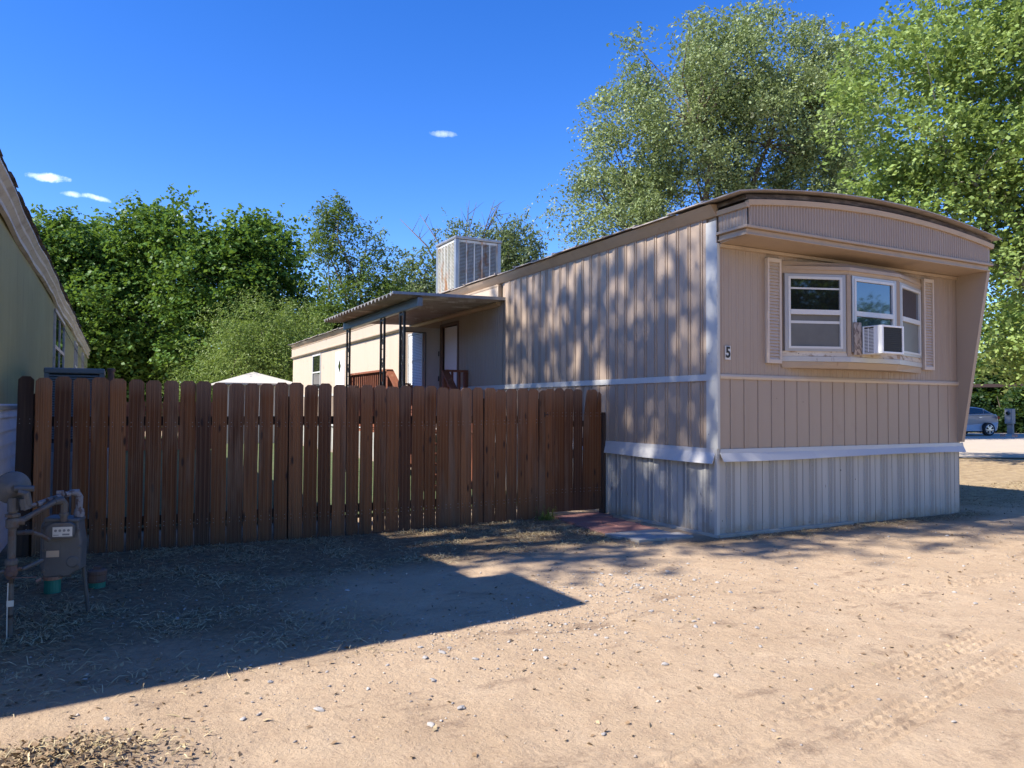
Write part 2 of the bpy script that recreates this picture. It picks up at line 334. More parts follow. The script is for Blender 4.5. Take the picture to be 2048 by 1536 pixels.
# litter mask: plant-strewn soil along the fence and walls, toned down to deepen the shade
lit = sstep(-.35, .7, Y + .5*vnoise(X*1.3, Y*1.3) + .25*sstep(-2, -5.5, X)*1) * (1-sstep(2.2, 3.2, Y)) * (1-sstep(-1.2, .0, X))
lit2 = sstep(-3.6, -5.1, X+.45*vnoise(X*1.1+7, Y*1.1)) * sstep(-2.3, -1.2, Y + .6*vnoise(X*1.5, Y*1.5+3)) * (1-sstep(2.2, 3, Y))
lit3 = np.exp(-(np.maximum(0, np.abs(X-2.0)-2.4)**2)/.1) * np.exp(-((Y+.12)/.30)**2)
mound = np.exp(-((X+6.0)/.42)**2-((Y+2.85)/.3)**2)
litter = np.clip(np.maximum.reduce([lit*.85, lit2*.8, lit3*.8, mound*.7]), 0, 1)
fattr(me, 'litter', litter.ravel())
meadow = sstep(4.6, 5.4, X + .5*vnoise(X, Y)) * sstep(-.6, .6, Y+.5*vnoise(X*.9, Y*.9)) 
fattr(me, 'meadow', meadow.ravel())
def ground_mat():
    m, nt, N, Lk, B = _nt('dirt_ground')
    def rgbmix(f, a, b):
        mx = N.new('ShaderNodeMixRGB'); 
        Lk.new(f, mx.inputs[0])
        for s, i in ((a, 1), (b, 2)):
            if isinstance(s, tuple): mx.inputs[i].default_value = (*s, 1)
            else: Lk.new(s, mx.inputs[i])
        return mx.outputs[0]
    def mul(a, b):
        n = N.new('ShaderNodeMath'); n.operation = 'MULTIPLY'; Lk.new(a, n.inputs[0])
        if isinstance(b, (int, float)): n.inputs[1].default_value = b
        else: Lk.new(b, n.inputs[1])
        return n.outputs[0]
    c = rgbmix(_fac(nt, 'noise', .55, .35, .68), (.455, .335, .22), (.39, .28, .178))
    c = rgbmix(mul(_fac(nt, 'noise', 2.1, .45, .7), .6), c, (.51, .385, .26))
    c = rgbmix(mul(_fac(nt, 'musg', 6.5, .50, .66), .50), c, (.34, .235, .155))
    c = rgbmix(mul(_fac(nt, 'musg', (1.5, 3.2, 1), .555, .65), .68), c, (.19, .13, .088))
    c = rgbmix(mul(_fac(nt, 'musg', 45, .53, .66), .42), c, (.27, .19, .125))
    c = rgbmix(mul(_fac(nt, 'musg', 80, .54, .68), .45), c, (.56, .45, .34))
    lt = _fac(nt, 'attr:litter', 1, .1, .9)
    c = rgbmix(mul(lt, .9), c, rgbmix(_fac(nt, 'musg', 17, .42, .62), (.105, .072, .042), (.24, .165, .09)))
    md = _fac(nt, 'attr:meadow', 1, .1, .9)
    c = rgbmix(mul(md, .75), c, rgbmix(_fac(nt, 'musg', 5, .42, .62), (.20, .14, .075), (.44, .335, .19)))
    Lk.new(c, B.inputs['Base Color']); B.inputs['Roughness'].default_value = .95; B.inputs['Specular IOR Level'].default_value = .15
    # tyre tracks: strips with tread blocks, running from lower centre towards upper right
    tc = N.new('ShaderNodeTexCoord')
    prev = None
    def bump(h, st, di):
        nonlocal prev
        b = N.new('ShaderNodeBump'); b.inputs['Strength'].default_value = st; b.inputs['Distance'].default_value = di; Lk.new(h, b.inputs['Height'])
        if prev: Lk.new(prev, b.inputs['Normal'])
        prev = b.outputs[0]
    bump(_fac(nt, 'musg', 5, 0, 1), .8, .05)
    bump(_fac(nt, 'musg', 60, 0, 1), .8, .010)
    bump(_fac(nt, 'voro', 33, 0, 1), .35, .006)
    Lk.new(prev, B.inputs['Normal'])
    return m
me.materials.append(ground_mat())
g = bpy.data.objects.new('ground', me); COL.objects.link(g); kind(g, 'structure')

def flat_sheet(name, poly, z, mat, k='structure'):
    mb = MB(); n = len(poly); mb.add([(x, y, z) for x, y in poly], [tuple(range(n))])
    return kind(mb.build(name, mat), k)
M['road'] = pmat('gravel_road', (.42, .35, .26), [((.38, .32, .25), 'noise', 1.2, .4, .7, .7), ((.36, .31, .26), 'musg', 25, .52, .68, .6)], rough=.95)
flat_sheet('gravel_road', [(8.5, 14.0), (14, 7.2), (46, -9), (70, -12), (70, 34), (30, 30), (20, 26)], .035, M['road'])
M['lawn'] = pmat('lawn', (.05, .08, .02), [((.11, .11, .045), 'musg', 3, .4, .65, .8)], rough=.95, bump=[('musg', 40, .8, .02)])
flat_sheet('lawn', [(-6.5, 3.2), (-.1, 3.2), (-.1, 30), (-6.5, 30)], .03, M['lawn'])

# ------------------------------------------------------------------ main mobile home
W, LEN = 4.33, 22.0
home = thing('mobile_home', 'tan metal sided mobile home with arched roof, bay window on its end and grey skirting', 'mobile home', (0, 0, 0))
def ribs_pair(a, b, pitch=.2, d=.012):
    p = [(a, 0)]; u = a+.06
    while u < b-.09:
        p += [(u-.004, 0), (u-.002, -.007), (u+.001, -.007), (u+.004, d*.8), (u+.018, d), (u+.023, -.006), (u+.034, -.006), (u+.039, d), (u+.053, d*.8), (u+.057, -.007), (u+.060, -.007), (u+.062, 0), (u+.120, .0025), (u+.128, 0)]
        u += pitch
    return p+[(b, 0)]
def corr(a, b, pitch=.07, d=.012):
    p = []; u = a
    while u < b-pitch:
        p += [(u, 0), (u+pitch*.35, 0), (u+pitch*.5, d), (u+pitch*.85, d)]; u += pitch
    return p+[(u, 0), (b, 0)]
CTRIM = .17
MB().sheet([(u, d+.004) for u, d in ribs_pair(CTRIM-.01, 5.08)], 'y', 1.76, 3.50, -1).build('upper_side_panel', M['tan'], home)
MB().sheet([(u, d+.004) for u, d in ribs_pair(CTRIM-.01, LEN)], 'y', .93, 1.70, -1).build('lower_side_panel', M['tan'], home)
mb = MB(); 
for a, b in ((5.08, 6.94), (7.76, 9.9)): mb.sheet(corr(a, b), 'y', 1.76, 3.20, -1)
mb.box((-.004, 6.94, 3.0), (.03, 7.76, 3.2))
mb.build('fluted_side_panel', M['tan'], home)
MB().sheet(corr(9.9, LEN), 'y', 1.76, 3.20, -1).build('sunlit_side_panel', M['sunlit_tan'], home)  # sunlit stretch of the tan wall, its brightness held in the colour
MB().sheet(corr(5.16, LEN, .05, .012), 'y', 3.19, 3.46, -1).build('side_valance', M['sunlit_tan'], home).location.x = -.05  # valance colour carries the sunlight as well
mb = MB(); mb.prism([(-.0, 3.11), (-.05, 3.11), (-.095, 3.145), (-.095, 3.175), (-.045, 3.20), (0, 3.20)], 'y', 5.16, LEN)
mb.prism([(0, 3.44), (-.068, 3.44), (-.075, 3.475), (0, 3.475)], 'y', 5.16, LEN)
# closing end plate of the valance
mb.box((-.07, 5.14, 3.2), (0, 5.165, 3.46)); mb.build('valance_trim', M['tan_trim'], home, bevel=.004)
MB().box((0, 5.06, .95), (.02, 5.1, 3.2)).build('panel_joint', M['cream'], home)
# inner walls closing the shell
mb = MB(); mb.box((.02, .03, .9), (.06, LEN, 3.5)); 
mb2 = MB(); mb2.box((.02, .03, .9), (.06, 6.95, 3.55)); mb2.box((.02, 7.75, .9), (.06, LEN, 3.55)); mb2.box((.02, 6.95, 3.0), (.06, 7.75, 3.55))
mb2.box((W-.04, .03, .9), (W, LEN, 3.55)); mb2.box((.06, LEN-.04, .9), (W-.04, LEN, 3.55)); mb2.box((.06, .03, .86), (W-.04, LEN-.04, .9)); mb2.box((.06, .03, 1.76), (.9, .07, 3.55)); mb2.box((3.5, .03, 1.76), (W-.04, .07, 3.55)); mb2.box((.9, .03, 1.0), (3.5, .07, 1.9))
mb2.box((.9, 1.2, 1.0), (3.5, 1.24, 3.3))
mb2.build('inner_shell', M['tan'], home)
# white band along the side, wavy
mb = MB(); pts = np.linspace(.02, LEN, 60)
for i in range(59):
    a, b = pts[i], pts[i+1]; j = lambda t: .004*math.sin(t*3.1)+.003*math.sin(t*7)
    mb.hexa([(-.022-j(a), a, 1.695), (.0, a, 1.695), (.0, b, 1.695), (-.022-j(b), b, 1.695), (-.018-j(a), a, 1.765), (.0, a, 1.765), (.0, b, 1.765), (-.018-j(b), b, 1.765)])
mb.build('side_band', M['white'], home)
# corner boards
mb = MB(); mb.box((-.020, -.004, .95), (0, .155, 3.44)); mb.box((-.020, -.022, .95), (.018, -.004, 3.19)); mb.box((-.024, -.010, 0.0), (.02, .03, .95)); mb.build('corner_board', M['white'], home, bevel=.003)
# side skirting with perforated strips
def skirt_prof(a, b, flip=False):
    p = []; mi = []; u = a
    seq = [(.10, 0, 0), (.004, .012, 0), (.055, .012, 1), (.004, .018, 0), (.012, .018, 0), (.004, .010, 0), (.045, .010, 1), (.004, 0, 0), (.085, 0, 0), (.003, -.018, 0), (.006, -.018, 0), (.003, 0, 0)]
    p.append((u, 0))
    while True:
        for du, d, m_ in seq:
            u += du*rnd.uniform(.95, 1.05)
            if u >= b: p.append((b, p[-1][1])); mi.append(0); return p, mi
            p.append((u, d)); mi.append(m_)
p, mi = skirt_prof(.03, LEN)
MB().sheet([(u, d-.012) for u, d in p], 'y', -.05, .90, -1, mis=mi).build('side_skirting', [M['skirt'], M['perf']], home)
def flashing(fn, a, b, n, z1, drop, out, name):
    mb = MB(); us = np.linspace(a, b, n)
    def sec(u):
        j = .010*math.sin(u*2.2+1)+.006*math.sin(u*6.1)
        dr = drop + .012*math.sin(u*1.3+.5)
        P = [(.0, z1), (.014, z1), (.020, z1-.045), (out+j, z1-dr), (out+j-.006, z1-dr-.002), (.012, z1-.05), (0, z1-.05)]
        return [fn(u, o, z) for o, z in P]
    o = 0; k = 7; vs = []; fs = []
    for u in us: vs += sec(u)
    for i in range(n-1):
        for q in range(k): fs.append((i*k+q, i*k+(q+1) % k, (i+1)*k+(q+1) % k, (i+1)*k+q))
    fs += [tuple(range(k))[::-1], tuple(range((n-1)*k, n*k))]
    mb.add(vs, fs); return mb.build(name, M['flash'], home)
flashing(lambda u, o, z: (-.003-o, u, z+.0), .015, LEN, 90, .955, .155, .055, 'side_flashing')
# end wall
def flutes(a, b):
    p = []; u = a
    while u < b-.11:
        p += [(u, 0), (u+.035, .001), (u+.042, .006), (u+.052, .006), (u+.058, .001), (u+.075, .001), (u+.080, .004), (u+.088, .004), (u+.093, 0)]; u += .108
    return p+[(b, 0)]
def battens(a, b):
    p = []; u = a; k = 0
    while u < b-.1:
        w = .205+rnd.uniform(-.006, .006)
        p += [(u, 0), (u+w-.052, .004), (u+w-.044, -.002), (u+w-.040, .010), (u+w-.008, .012), (u+w-.005, -.012), (u+w-.001, -.012)]; u += w
    return p+[(b, 0)]
MB().sheet(flutes(.018, W-.03), 'x', 1.76, 3.20, -1).build('upper_end_panel', M['tan'], home)
MB().sheet(battens(.018, W-.03), 'x', .93, 1.72, -1).build('lower_end_panel', M['tan'], home)
mb = MB(); mb.prism([(-.0, 1.715), (-.022, 1.715), (-.028, 1.74), (-.018, 1.765), (0, 1.765)], 'x', .02, W-.02); mb.build('end_band', M['cream'], home)
p, mi = skirt_prof(.02, W+.0)
MB().sheet([(u, d-.006) for u, d in p], 'x', -.05, .90, -1, mis=mi).build('end_skirting', [M['skirt'], M['perf']], home)
flashing(lambda u, o, z: (u, -.004-o, z-.005*u/4), .02, W+.06, 40, .95, .125, .06, 'end_flashing')
mb = MB(); mb.box((.0, -.035, -.06), (2.15, .06, .035)); mb.box((-.03, -.02, -.05), (.03, 1.7, .028)); mb.build('base_board', M['concrete'], home, bevel=.004)
# right wall plain (seen only from the side)
MB().sheet(ribs_pair(0.0, LEN), 'y', .93, 3.5, 1).build('far_side_panel', M['tan'], home).location.x = W+.002
MB().sheet(skirt_prof(0, LEN)[0], 'y', -.05, .93, 1).build('far_side_skirting', M['skirt'], home).location.x = W-.002
# roof arc
VY = -.43
def arc(x, z0=3.60, rise=.185): 
    t = (x-W/2)/(W/2+.12); return z0+rise*(1-t*t)
def roof_strip(mb, y0, y1, z0, rise, th, xa=-.13, xb=W+.13, n=28, wob=0, dy=.0):
    xs = np.linspace(xa, xb, n); 
    P = []
    for x in xs:
        w = wob*math.sin(x*3.3+1)*.5+wob*math.sin(x*8.1)*.3
        z = arc(x, z0, rise)
        P += [(x, y0+w, z+w*.4), (x, y1, z), (x, y0+w, z+w*.4+th), (x, y1, z+th)]
    fs = []
    for i in range(n-1):
        a = 4*i; b = a+4
        fs += [(a, a+1, b+1, b), (a+2, b+2, b+3, a+3), (a, b, b+2, a+2), (a+1, a+3, b+3, b+1)]
    fs += [(0, 2, 3, 1), (4*(n-1), 4*(n-1)+1, 4*(n-1)+3, 4*(n-1)+2)]
    mb.add(P, fs)
mb = MB()
y = VY-.09; k = 0
while y < LEN+.1:
    y1 = min(y+.62+rnd.uniform(-.05, .05), LEN+.12)
    roof_strip(mb, y-(.02 if k else 0), y1, 3.616+rnd.uniform(-.008, .012)+(.004 if k % 2 else 0), .185, .012, xa=-.155+rnd.uniform(-.03, .02), wob=.012 if k == 0 else .0)
    # raised seam
    roof_strip(mb, y1-.045, y1-.01, 3.632+rnd.uniform(0, .008), .185, .012, xa=-.175+rnd.uniform(-.02, .015))
    y = y1; k += 1
mb.build('roof', M['roof'], home)
mb = MB(); roof_strip(mb, VY-.012, LEN, 3.555, .175, .045, xa=-.02, xb=W+.02); mb.build('roof_edge_board', M['darkwood'], home)
# eave cove on both long sides
mb = MB()
mb.prism([(.0, 3.49), (-.018, 3.49), (-.03, 3.50), (-.085, 3.56), (-.115, 3.602), (.0, 3.612)], 'y', -.02, LEN)
mb.prism([(W, 3.49), (W+.018, 3.49), (W+.085, 3.56), (W+.115, 3.602), (W, 3.612)], 'y', -.02, LEN); mb.build('eave_trim', M['tan_trim'], home)
# front visor
def vtop(x): return arc(x, 3.50, .165)
ZB = 3.275
mb = MB(); mb.sheet(corr(.03, W-.0, .044, .009), 'x', ZB+.02, vtop, -1)
for i, q in enumerate(mb.v): mb.v[i] = (q[0], q[1]+VY, q[2])
n0 = len(mb.v); pf = corr(0, .42, .048, .008)
mb.sheet([(u+VY, d) for u, d in pf], 'y', ZB, 3.50, -1)
for i in range(n0, len(mb.v)): q = mb.v[i]; mb.v[i] = (q[0]+.012, q[1], q[2])
mb.box((W-.004, VY, ZB), (W+.012, 0, 3.5))
mb.build('visor_panel', M['tan'], home)
mb = MB()
n = 26; xs = np.linspace(-.0, W+.05, n); P = []
for x in xs:
    z = vtop(x); P += [(x, VY-.03, z-.012), (x, VY+.02, z-.012), (x, VY+.02, z+.045), (x, VY-.042, z+.045)]
fs = []
for i in range(n-1):
    a = 4*i; b = a+4
    for q in range(4): fs.append((a+q, a+(q+1) % 4, b+(q+1) % 4, b+q))
fs += [(0, 1, 2, 3)[::-1], tuple(4*(n-1)+q for q in range(4))]
mb.add(P, fs)
# top trim on the left return, two bottom strips with a step between, going round the corner
mb.hexa([(-.02, VY-.03, 3.485), (.02, VY-.03, 3.485), (.02, -.01, 3.485), (-.02, -.01, 3.485), (-.034, VY-.03, 3.535), (.02, VY-.03, 3.535), (.02, -.01, 3.535), (-.034, -.01, 3.535)])
def rail(z0, z1, out, y1=-.012):
    mb.box((-.0-out, VY-out, z0), (W+.01+out, VY+.03, z1)); mb.box((-out, VY+.03, z0), (.03, y1, z1))
rail(ZB-.0, ZB+.028, .030); rail(ZB-.055, ZB-.002, -.012); rail(ZB-.068, ZB-.055, .004)
mb.build('visor_trim', M['tan_trim'], home, bevel=.003)
# soffit sloping up to the wall trim
mb = MB(); mb.hexa([(.02, VY+.02, 3.205), (W, VY+.02, 3.205), (W, -.02, 3.19), (.02, -.02, 3.19), (.02, VY+.02, 3.222), (W, VY+.02, 3.222), (W, -.02, 3.215), (.02, -.02, 3.215)]); mb.build('visor_soffit', M['tan_trim'], home)
mb = MB(); mb.prism([(-.001, 3.145), (-.030, 3.150), (-.036, 3.186), (-.001, 3.186)], 'x', .022, W-.035); mb.build('wall_head_trim', M['tan_trim'], home, bevel=.003)
# wing wall on the right
mb = MB(); mb.add([(W-.03, -.002, .955), (W-.03, -.055, .955), (W-.03, VY+.01, 3.205), (W-.03, -.002, 3.205), (W+.035, -.002, .955), (W+.035, -.055, .955), (W+.035, VY+.01, 3.205), (W+.035, -.002, 3.205)],
    [(0, 1, 2, 3), (7, 6, 5, 4), (0, 4, 5, 1), (1, 5, 6, 2), (2, 6, 7, 3), (3, 7, 4, 0)])
mb.build('wing_wall', M['tan'], home, bevel=.003)
# shutters
for x0, x1 in ((.71, .93), (3.535, 3.745)):
    z0, z1 = 1.905, 3.10
    mb = MB()
    mb.box((x0, -.05, z0), (x0+.028, -.008, z1)); mb.box((x1-.028, -.05, z0), (x1, -.008, z1)); mb.box((x0+.028, -.05, z0), (x1-.028, -.008, z0+.045)); mb.box((x0+.028, -.05, z1-.045), (x1-.028, -.008, z1))
    k = 30; hz = (z1-z0-.09)/k
    for i in range(k):
        za = z0+.045+i*hz
        mb.hexa([(x0+.028, -.042, za), (x1-.028, -.042, za), (x1-.028, -.014, za), (x0+.028, -.014, za), (x0+.028, -.020, za+hz*.98), (x1-.028, -.020, za+hz*.98), (x1-.028, -.012, za+hz*.98), (x0+.028, -.012, za+hz*.98)])
    mb.build('shutter', M['shutter'], home, bevel=.002)
# house number
def text_obj(txt, size, name, mat, parent, loc, rot, ext=.002, bold=.0):
    cu = bpy.data.curves.new(name+'_c', 'FONT'); cu.body = txt; cu.size = size; cu.extrude = ext; cu.offset = bold; cu.align_x = 'CENTER'; cu.align_y = 'CENTER'
    ob = bpy.data.objects.new(name+'_t', cu); COL.objects.link(ob)
    bpy.context.view_layer.update()
    me = bpy.data.meshes.new_from_object(ob.evaluated_get(bpy.context.evaluated_depsgraph_get()))
    bpy.data.objects.remove(ob)
    me.materials.clear(); me.materials.append(mat)
    o = bpy.data.objects.new(name, me); COL.objects.link(o)
    o.parent = parent; o.location = Vector(loc)-WORLD[parent.name]; o.rotation_euler = rot
    return o
pl = MB().box((.10, -.016, 1.925), (.178, -.010, 2.075)).build('house_number', M['vinyl'], home)
text_obj('5', .165, 'digit', M['ink'], pl, (.139, -.0185, 2.0), (R(90), 0, 0), bold=.005).scale = (.85, 1, 1)
# bay window
bay = MB()
PB = [(.95, -.012), (1.74, -.30), (2.63, -.30), (3.52, -.012)]
ZS, ZW0, ZW1, ZT = 1.935, 2.005, 2.95, 3.06
out = lambda i, o: None
def ring(off):
    c = []
    c.append((PB[0][0]-off*.6, PB[0][1])); c.append((PB[1][0]-off*.15, PB[1][1]-off)); c.append((PB[2][0]+off*.15, PB[2][1]-off)); c.append((PB[3][0]+off*.6, PB[3][1])); return c
def slab(mb, off, z0, z1, off2=None):
    a = ring(off); b = ring(off if off2 is None else off2); n = 4
    mb.add([(x, y, z0) for x, y in a]+[(x, y, z1) for x, y in b], [tuple(range(n))[::-1], tuple(range(n, 2*n))]+[(i, (i+1) % n, n+(i+1) % n, n+i) for i in range(n)])
slab(bay, .0, ZW1, 2.995, .012); slab(bay, .03, 2.995, 3.035); slab(bay, .015, 3.037, 3.09, -.05)
for (x, y) in PB[1:3]: bay.tube([(x, y+.012, ZW0), (x, y+.012, ZW1)], .038, 6)
bw = bay.build('bay_window', M['tan_trim'], home)
mb = MB(); slab(mb, .022, ZS, ZW0-.012); mb.build('sill', M['white'], bw, bevel=.003)
mb = MB(); slab(mb, .012, ZW0-.010, ZW0+.05, .0); mb.build('sill_board', M['sillwood'], bw)
mb = MB(); slab(mb, -.03, ZS-.075, ZS-.002, .0); mb.build('base_apron', M['tan_trim'], bw)
def pane_frame(A, B, lower, extra):
    A = Vector((*A, 0)); B = Vector((*B, 0)); d = (B-A).normalized(); nrm = Vector((d.y, -d.x, 0)); Lw = (B-A).length
    m0, m1 = .045, Lw-.045
    def bx(mb, u0, u1, o0, o1, z0, z1):
        P = [A+d*u0+nrm*o0, A+d*u1+nrm*o0, A+d*u1+nrm*o1, A+d*u0+nrm*o1]
        mb.hexa([(p.x, p.y, z0) for p in P]+[(p.x, p.y, z1) for p in P])
    z0, z1 = ZW0+.05, ZW1-.005; zm = (z0+z1)/2+.005
    f = MB(); bx(f, m0, m0+.04, -.03, .016, z0, z1); bx(f, m1-.04, m1, -.03, .016, z0, z1); bx(f, m0+.04, m1-.04, -.03, .012, z1-.03, z1); bx(f, m0+.04, m1-.04, -.03, .012, z0, z0+.03)
    f.build('window_frame', M['alu'], bw)
    f = MB(); u0, u1 = m0+.042, m1-.042
    bx(f, u0, u0+.028, -.012, .020, z0+.03, z1-.03); bx(f, u1-.028, u1, -.012, .020, z0+.03, z1-.03); bx(f, u0+.028, u1-.028, -.012, .020, z1-.058, z1-.03); bx(f, u0+.028, u1-.028, -.012, .026, zm-.028, zm+.028); bx(f, u0+.028, u1-.028, -.012, .018, z0+.03, z0+.055)
    if extra: bx(f, u0+.028, u1-.028, -.010, -.0005, z1-.175, z1-.155)
    if extra: bx(f, u0+.028, u1-.028, -.010, .004, zm-.13, zm-.10)
    f.build('sash', M['vinyl'], bw)
    f = MB(); bx(f, u0+.02, u1-.02, -.006, -.002, zm, z1-.05); f.build('upper_pane', M['glassb'] if not extra else M['glass'], bw)
    f = MB(); bx(f, u0+.02, u1-.02, -.006, -.0021, z0+.04, zm); f.build('lower_pane', lower, bw)
    # screw heads
    sc = MB()
    for z in np.linspace(z0+.05, z1-.05, 6):
        for u in (m0-.012, m1+.004): bx(sc, u, u+.008, .0, .030, z, z+.008)
    return sc
scs = MB()
for (A, B, lo, ex) in ((PB[0], PB[1], M['screen'], True), (PB[1], PB[2], M['glassb'], False), (PB[2], PB[3], M['screen'], False)):
    pane_frame(A, B, lo, ex)
# filler board beside the air conditioner
fb = MB().box((1.795, -.335, 2.02), (1.915, -.322, 2.40)).build('chipboard_panel', M['osb'], bw)
# far side window and door
def side_window(y0, y1, z0, z1, blinds=False):
    f = MB(); t = .045
    f.box((-.035, y0, z0), (0.0, y0+t, z1)); f.box((-.035, y1-t, z0), (0, y1, z1)); f.box((-.035, y0+t, z1-t), (0, y1-t, z1)); f.box((-.035, y0+t, z0), (0, y1-t, z0+t)); zm = (z0+z1)/2; f.box((-.03, y0+t, zm-.02), (-.004, y1-t, zm+.02))
    w = f.build('window', M['vinyl'], home)
    MB().box((-.018, y0+t, z0+t), (-.0135, y1-t, z1-t)).build('pane', M['glass'] if not blinds else M['glassb'], w)
    if blinds:
        b = MB(); z = z0+t
        while z < z1-t-.02: b.hexa([(-.028, y0+t+.01, z), (-.02, y0+t+.01, z), (-.02, y1-t-.01, z), (-.028, y1-t-.01, z), (-.022, y0+t+.01, z+.028), (-.0185, y0+t+.01, z+.028), (-.0185, y1-t-.01, z+.028), (-.022, y1-t-.01, z+.028)]); z += .034
        b.build('blind', M['blind'], w)
    return w
side_window(17.7, 18.8, 1.9, 3.06); side_window(8.75, 9.65, 1.75, 3.0, True)
d = MB().box((-.03, 14.9, .95), (0, 15.85, 2.98)).build('back_door', M['doorwhite'], home, bevel=.004)
MB().add([(-.036, 15.40, 2.35), (-.036, 15.55, 2.55), (-.036, 15.40, 2.75), (-.036, 15.25, 2.55), (-.031, 15.40, 2.35), (-.031, 15.55, 2.55), (-.031, 15.40, 2.75), (-.031, 15.25, 2.55)],
    [(0, 1, 2, 3), (0, 4, 5, 1), (1, 5, 6, 2), (2, 6, 7, 3), (3, 7, 4, 0)]).build('diamond_window', M['glass'], d)
# entrance
e = MB(); e.box((-.03, 6.90, .93), (.05, 6.95, 3.03)); e.box((-.03, 7.75, .93), (.05, 7.80, 3.03)); e.box((-.03, 6.95, 2.985), (.05, 7.75, 3.035)); ef = e.build('door_frame', M['doortan'], home)
MB().box((.75, 6.3, .9), (.79, 8.6, 3.5)).build('inner_wall', M['doorwhite'], home)
MB().hexa([(.10, 6.97, .93), (.14, 6.97, .93), (.085, 7.74, .93), (.05, 7.74, .93), (.10, 6.97, 2.97), (.14, 6.97, 2.97), (.085, 7.74, 2.97), (.05, 7.74, 2.97)]).build('entrance_door', M['doorwhite'], home)
sd = MB(); X0, X1, yb = -.86, -.03, 7.79
sd.box((X0, yb, .97), (X0+.09, yb+.03, 2.96)); sd.box((X1-.30, yb, .97), (X1, yb+.03, 2.96)); sd.box((X0+.09, yb, 2.86), (X1-.30, yb+.03, 2.96)); sd.box((X0+.09, yb, .97), (X1-.30, yb+.03, 1.15))
sd = sd.build('storm_door', M['alu'], home, bevel=.003)
gl, gnt, gN, gL, gB = _nt('clear_glass'); gB.inputs['Transmission Weight'].default_value = 1; gB.inputs['Roughness'].default_value = 0; gB.inputs['IOR'].default_value = 1.2
MB().box((X0+.09, yb+.012, 1.15), (X1-.30, yb+.016, 2.86)).build('glass_pane', gl, sd)
mb = MB(); mb.box((X0+.085, yb-.006, 1.14), (X0+.105, yb, 2.87)); mb.box((X1-.315, yb-.006, 1.14), (X1-.295, yb, 2.87)); mb.box((X0+.105, yb-.006, 2.85), (X1-.315, yb, 2.87)); mb.box((X1-.04, yb-.008, 2.4), (X1-.015, yb, 2.5)); mb.box((X1-.04, yb-.008, 1.9), (X1-.015, yb, 2.0)); mb.build('door_moulding', M['dark'], sd)
lp = MB(); lp.box((-.05, 8.05, 2.80), (0, 8.17, 2.90)); lp.lathe([(.03, 0), (.065, -.03), (.065, -.12), (.03, -.14)], (-.09, 8.11, 2.88), 12); lp.build('wall_lamp', M['glass'], home)

# ------------------------------------------------------------------ window air conditioner
ac = thing('window_air_conditioner', 'small white air conditioner with dark rear grille sticking out of the bay window', 'air conditioner', (2.13, -.43, 2.03))
ax0, ax1, ay0, ay1, az0, az1 = 1.935, 2.325, -.575, -.33, 2.03, 2.355
mb = MB(); mb.box((ax0, ay1-.10, az0), (ax1, ay1, az1-.012)) if False else None
t = .012
mb.box((ax0, ay0, az0), (ax1, ay1, az0+t)); mb.box((ax0, ay0, az1-t), (ax1, ay1, az1)); mb.box((ax1-t, ay0, az0+t), (ax1, ay1, az1-t)); mb.box((ax0, ay0, az0+t), (ax0+t, ay0+.10, az1-t)); mb.box((ax0, ay1-.02, az0+t), (ax0+t, ay1, az1-t))
mb.box((ax0, ay0-.012, az0), (ax0+.028, ay0, az1)); mb.box((ax1-.028, ay0-.012, az0), (ax1, ay0, az1)); mb.box((ax0+.028, ay0-.012, az1-.022), (ax1-.028, ay0, az1)); mb.box((ax0+.028, ay0-.012, az0), (ax1-.028, ay0, az0+.022))
mb.build('casing', M['acwhite'], ac, bevel=.003)
mb = MB(); k = 17
for i in range(k):
    z = az0+.02+i*(az1-az0-.045)/k; mb.box((ax0+.001, ay0+.10, z), (ax0+.010, ay1-.02, z+.008))
mb.box((ax0-.001, ay0+.165, az0+.02), (ax0+.003, ay0+.171, az1-.02)); mb.build('side_louvre', M['acwhite'], ac)
MB().box((ax0+.02, ay0+.03, az0+.015), (ax1-.015, ay1, az1-.015)).build('coil_block', M['dark'], ac)
mb = MB()
for i in range(34):
    x = ax0+.03+i*(ax1-ax0-.06)/34; mb.box((x, ay0-.004, az0+.022), (x+.003, ay0+.004, az1-.022))
for i in range(12):
    z = az0+.03+i*(az1-az0-.06)/12; mb.box((ax0+.028, ay0-.002, z), (ax1-.028, ay0+.006, z+.004))
mb.box((ax0+.028, ay0+.008, az0+.02), (ax1-.028, ay0+.012, az1-.02)); mb.build('rear_grille', M['dark'], ac)

# ------------------------------------------------------------------ evaporative cooler on the roof
cz = 3.70
cooler = thing('evaporative_cooler', 'weathered galvanised evaporative cooler box with rusty louvred sides on the roof', 'evaporative cooler', (.9, 8.5, cz))
cx0, cx1, cy0, cy1, ct = .4, 1.40, 8.0, 9.0, 4.93
mb = MB()
for x, y in ((cx0, cy0), (cx1, cy0), (cx0, cy1), (cx1, cy1)): mb.box((x-.03 if x == cx0 else x-.05, y-.03 if y == cy0 else y-.05, cz-.05), (x+.05 if x == cx0 else x+.03, y+.05 if y == cy0 else y+.03, ct-.06))
mb.box((cx0-.02, cy0-.02, cz-.05), (cx1+.02, cy1+.02, cz+.09)); mb.build('cabinet_frame', M['galv'], cooler, bevel=.012)
MB().box((cx0-.045, cy0-.045, ct-.06), (cx1+.045, cy1+.045, ct)).build('top_lid', M['galv'], cooler, bevel=.018)
MB().box((cx0+.06, cy0+.06, cz+.09), (cx1-.06, cy1-.06, ct-.06)).build('wet_pad', pmat('cooler_pad', (.12, .11, .08), rough=.9), cooler)
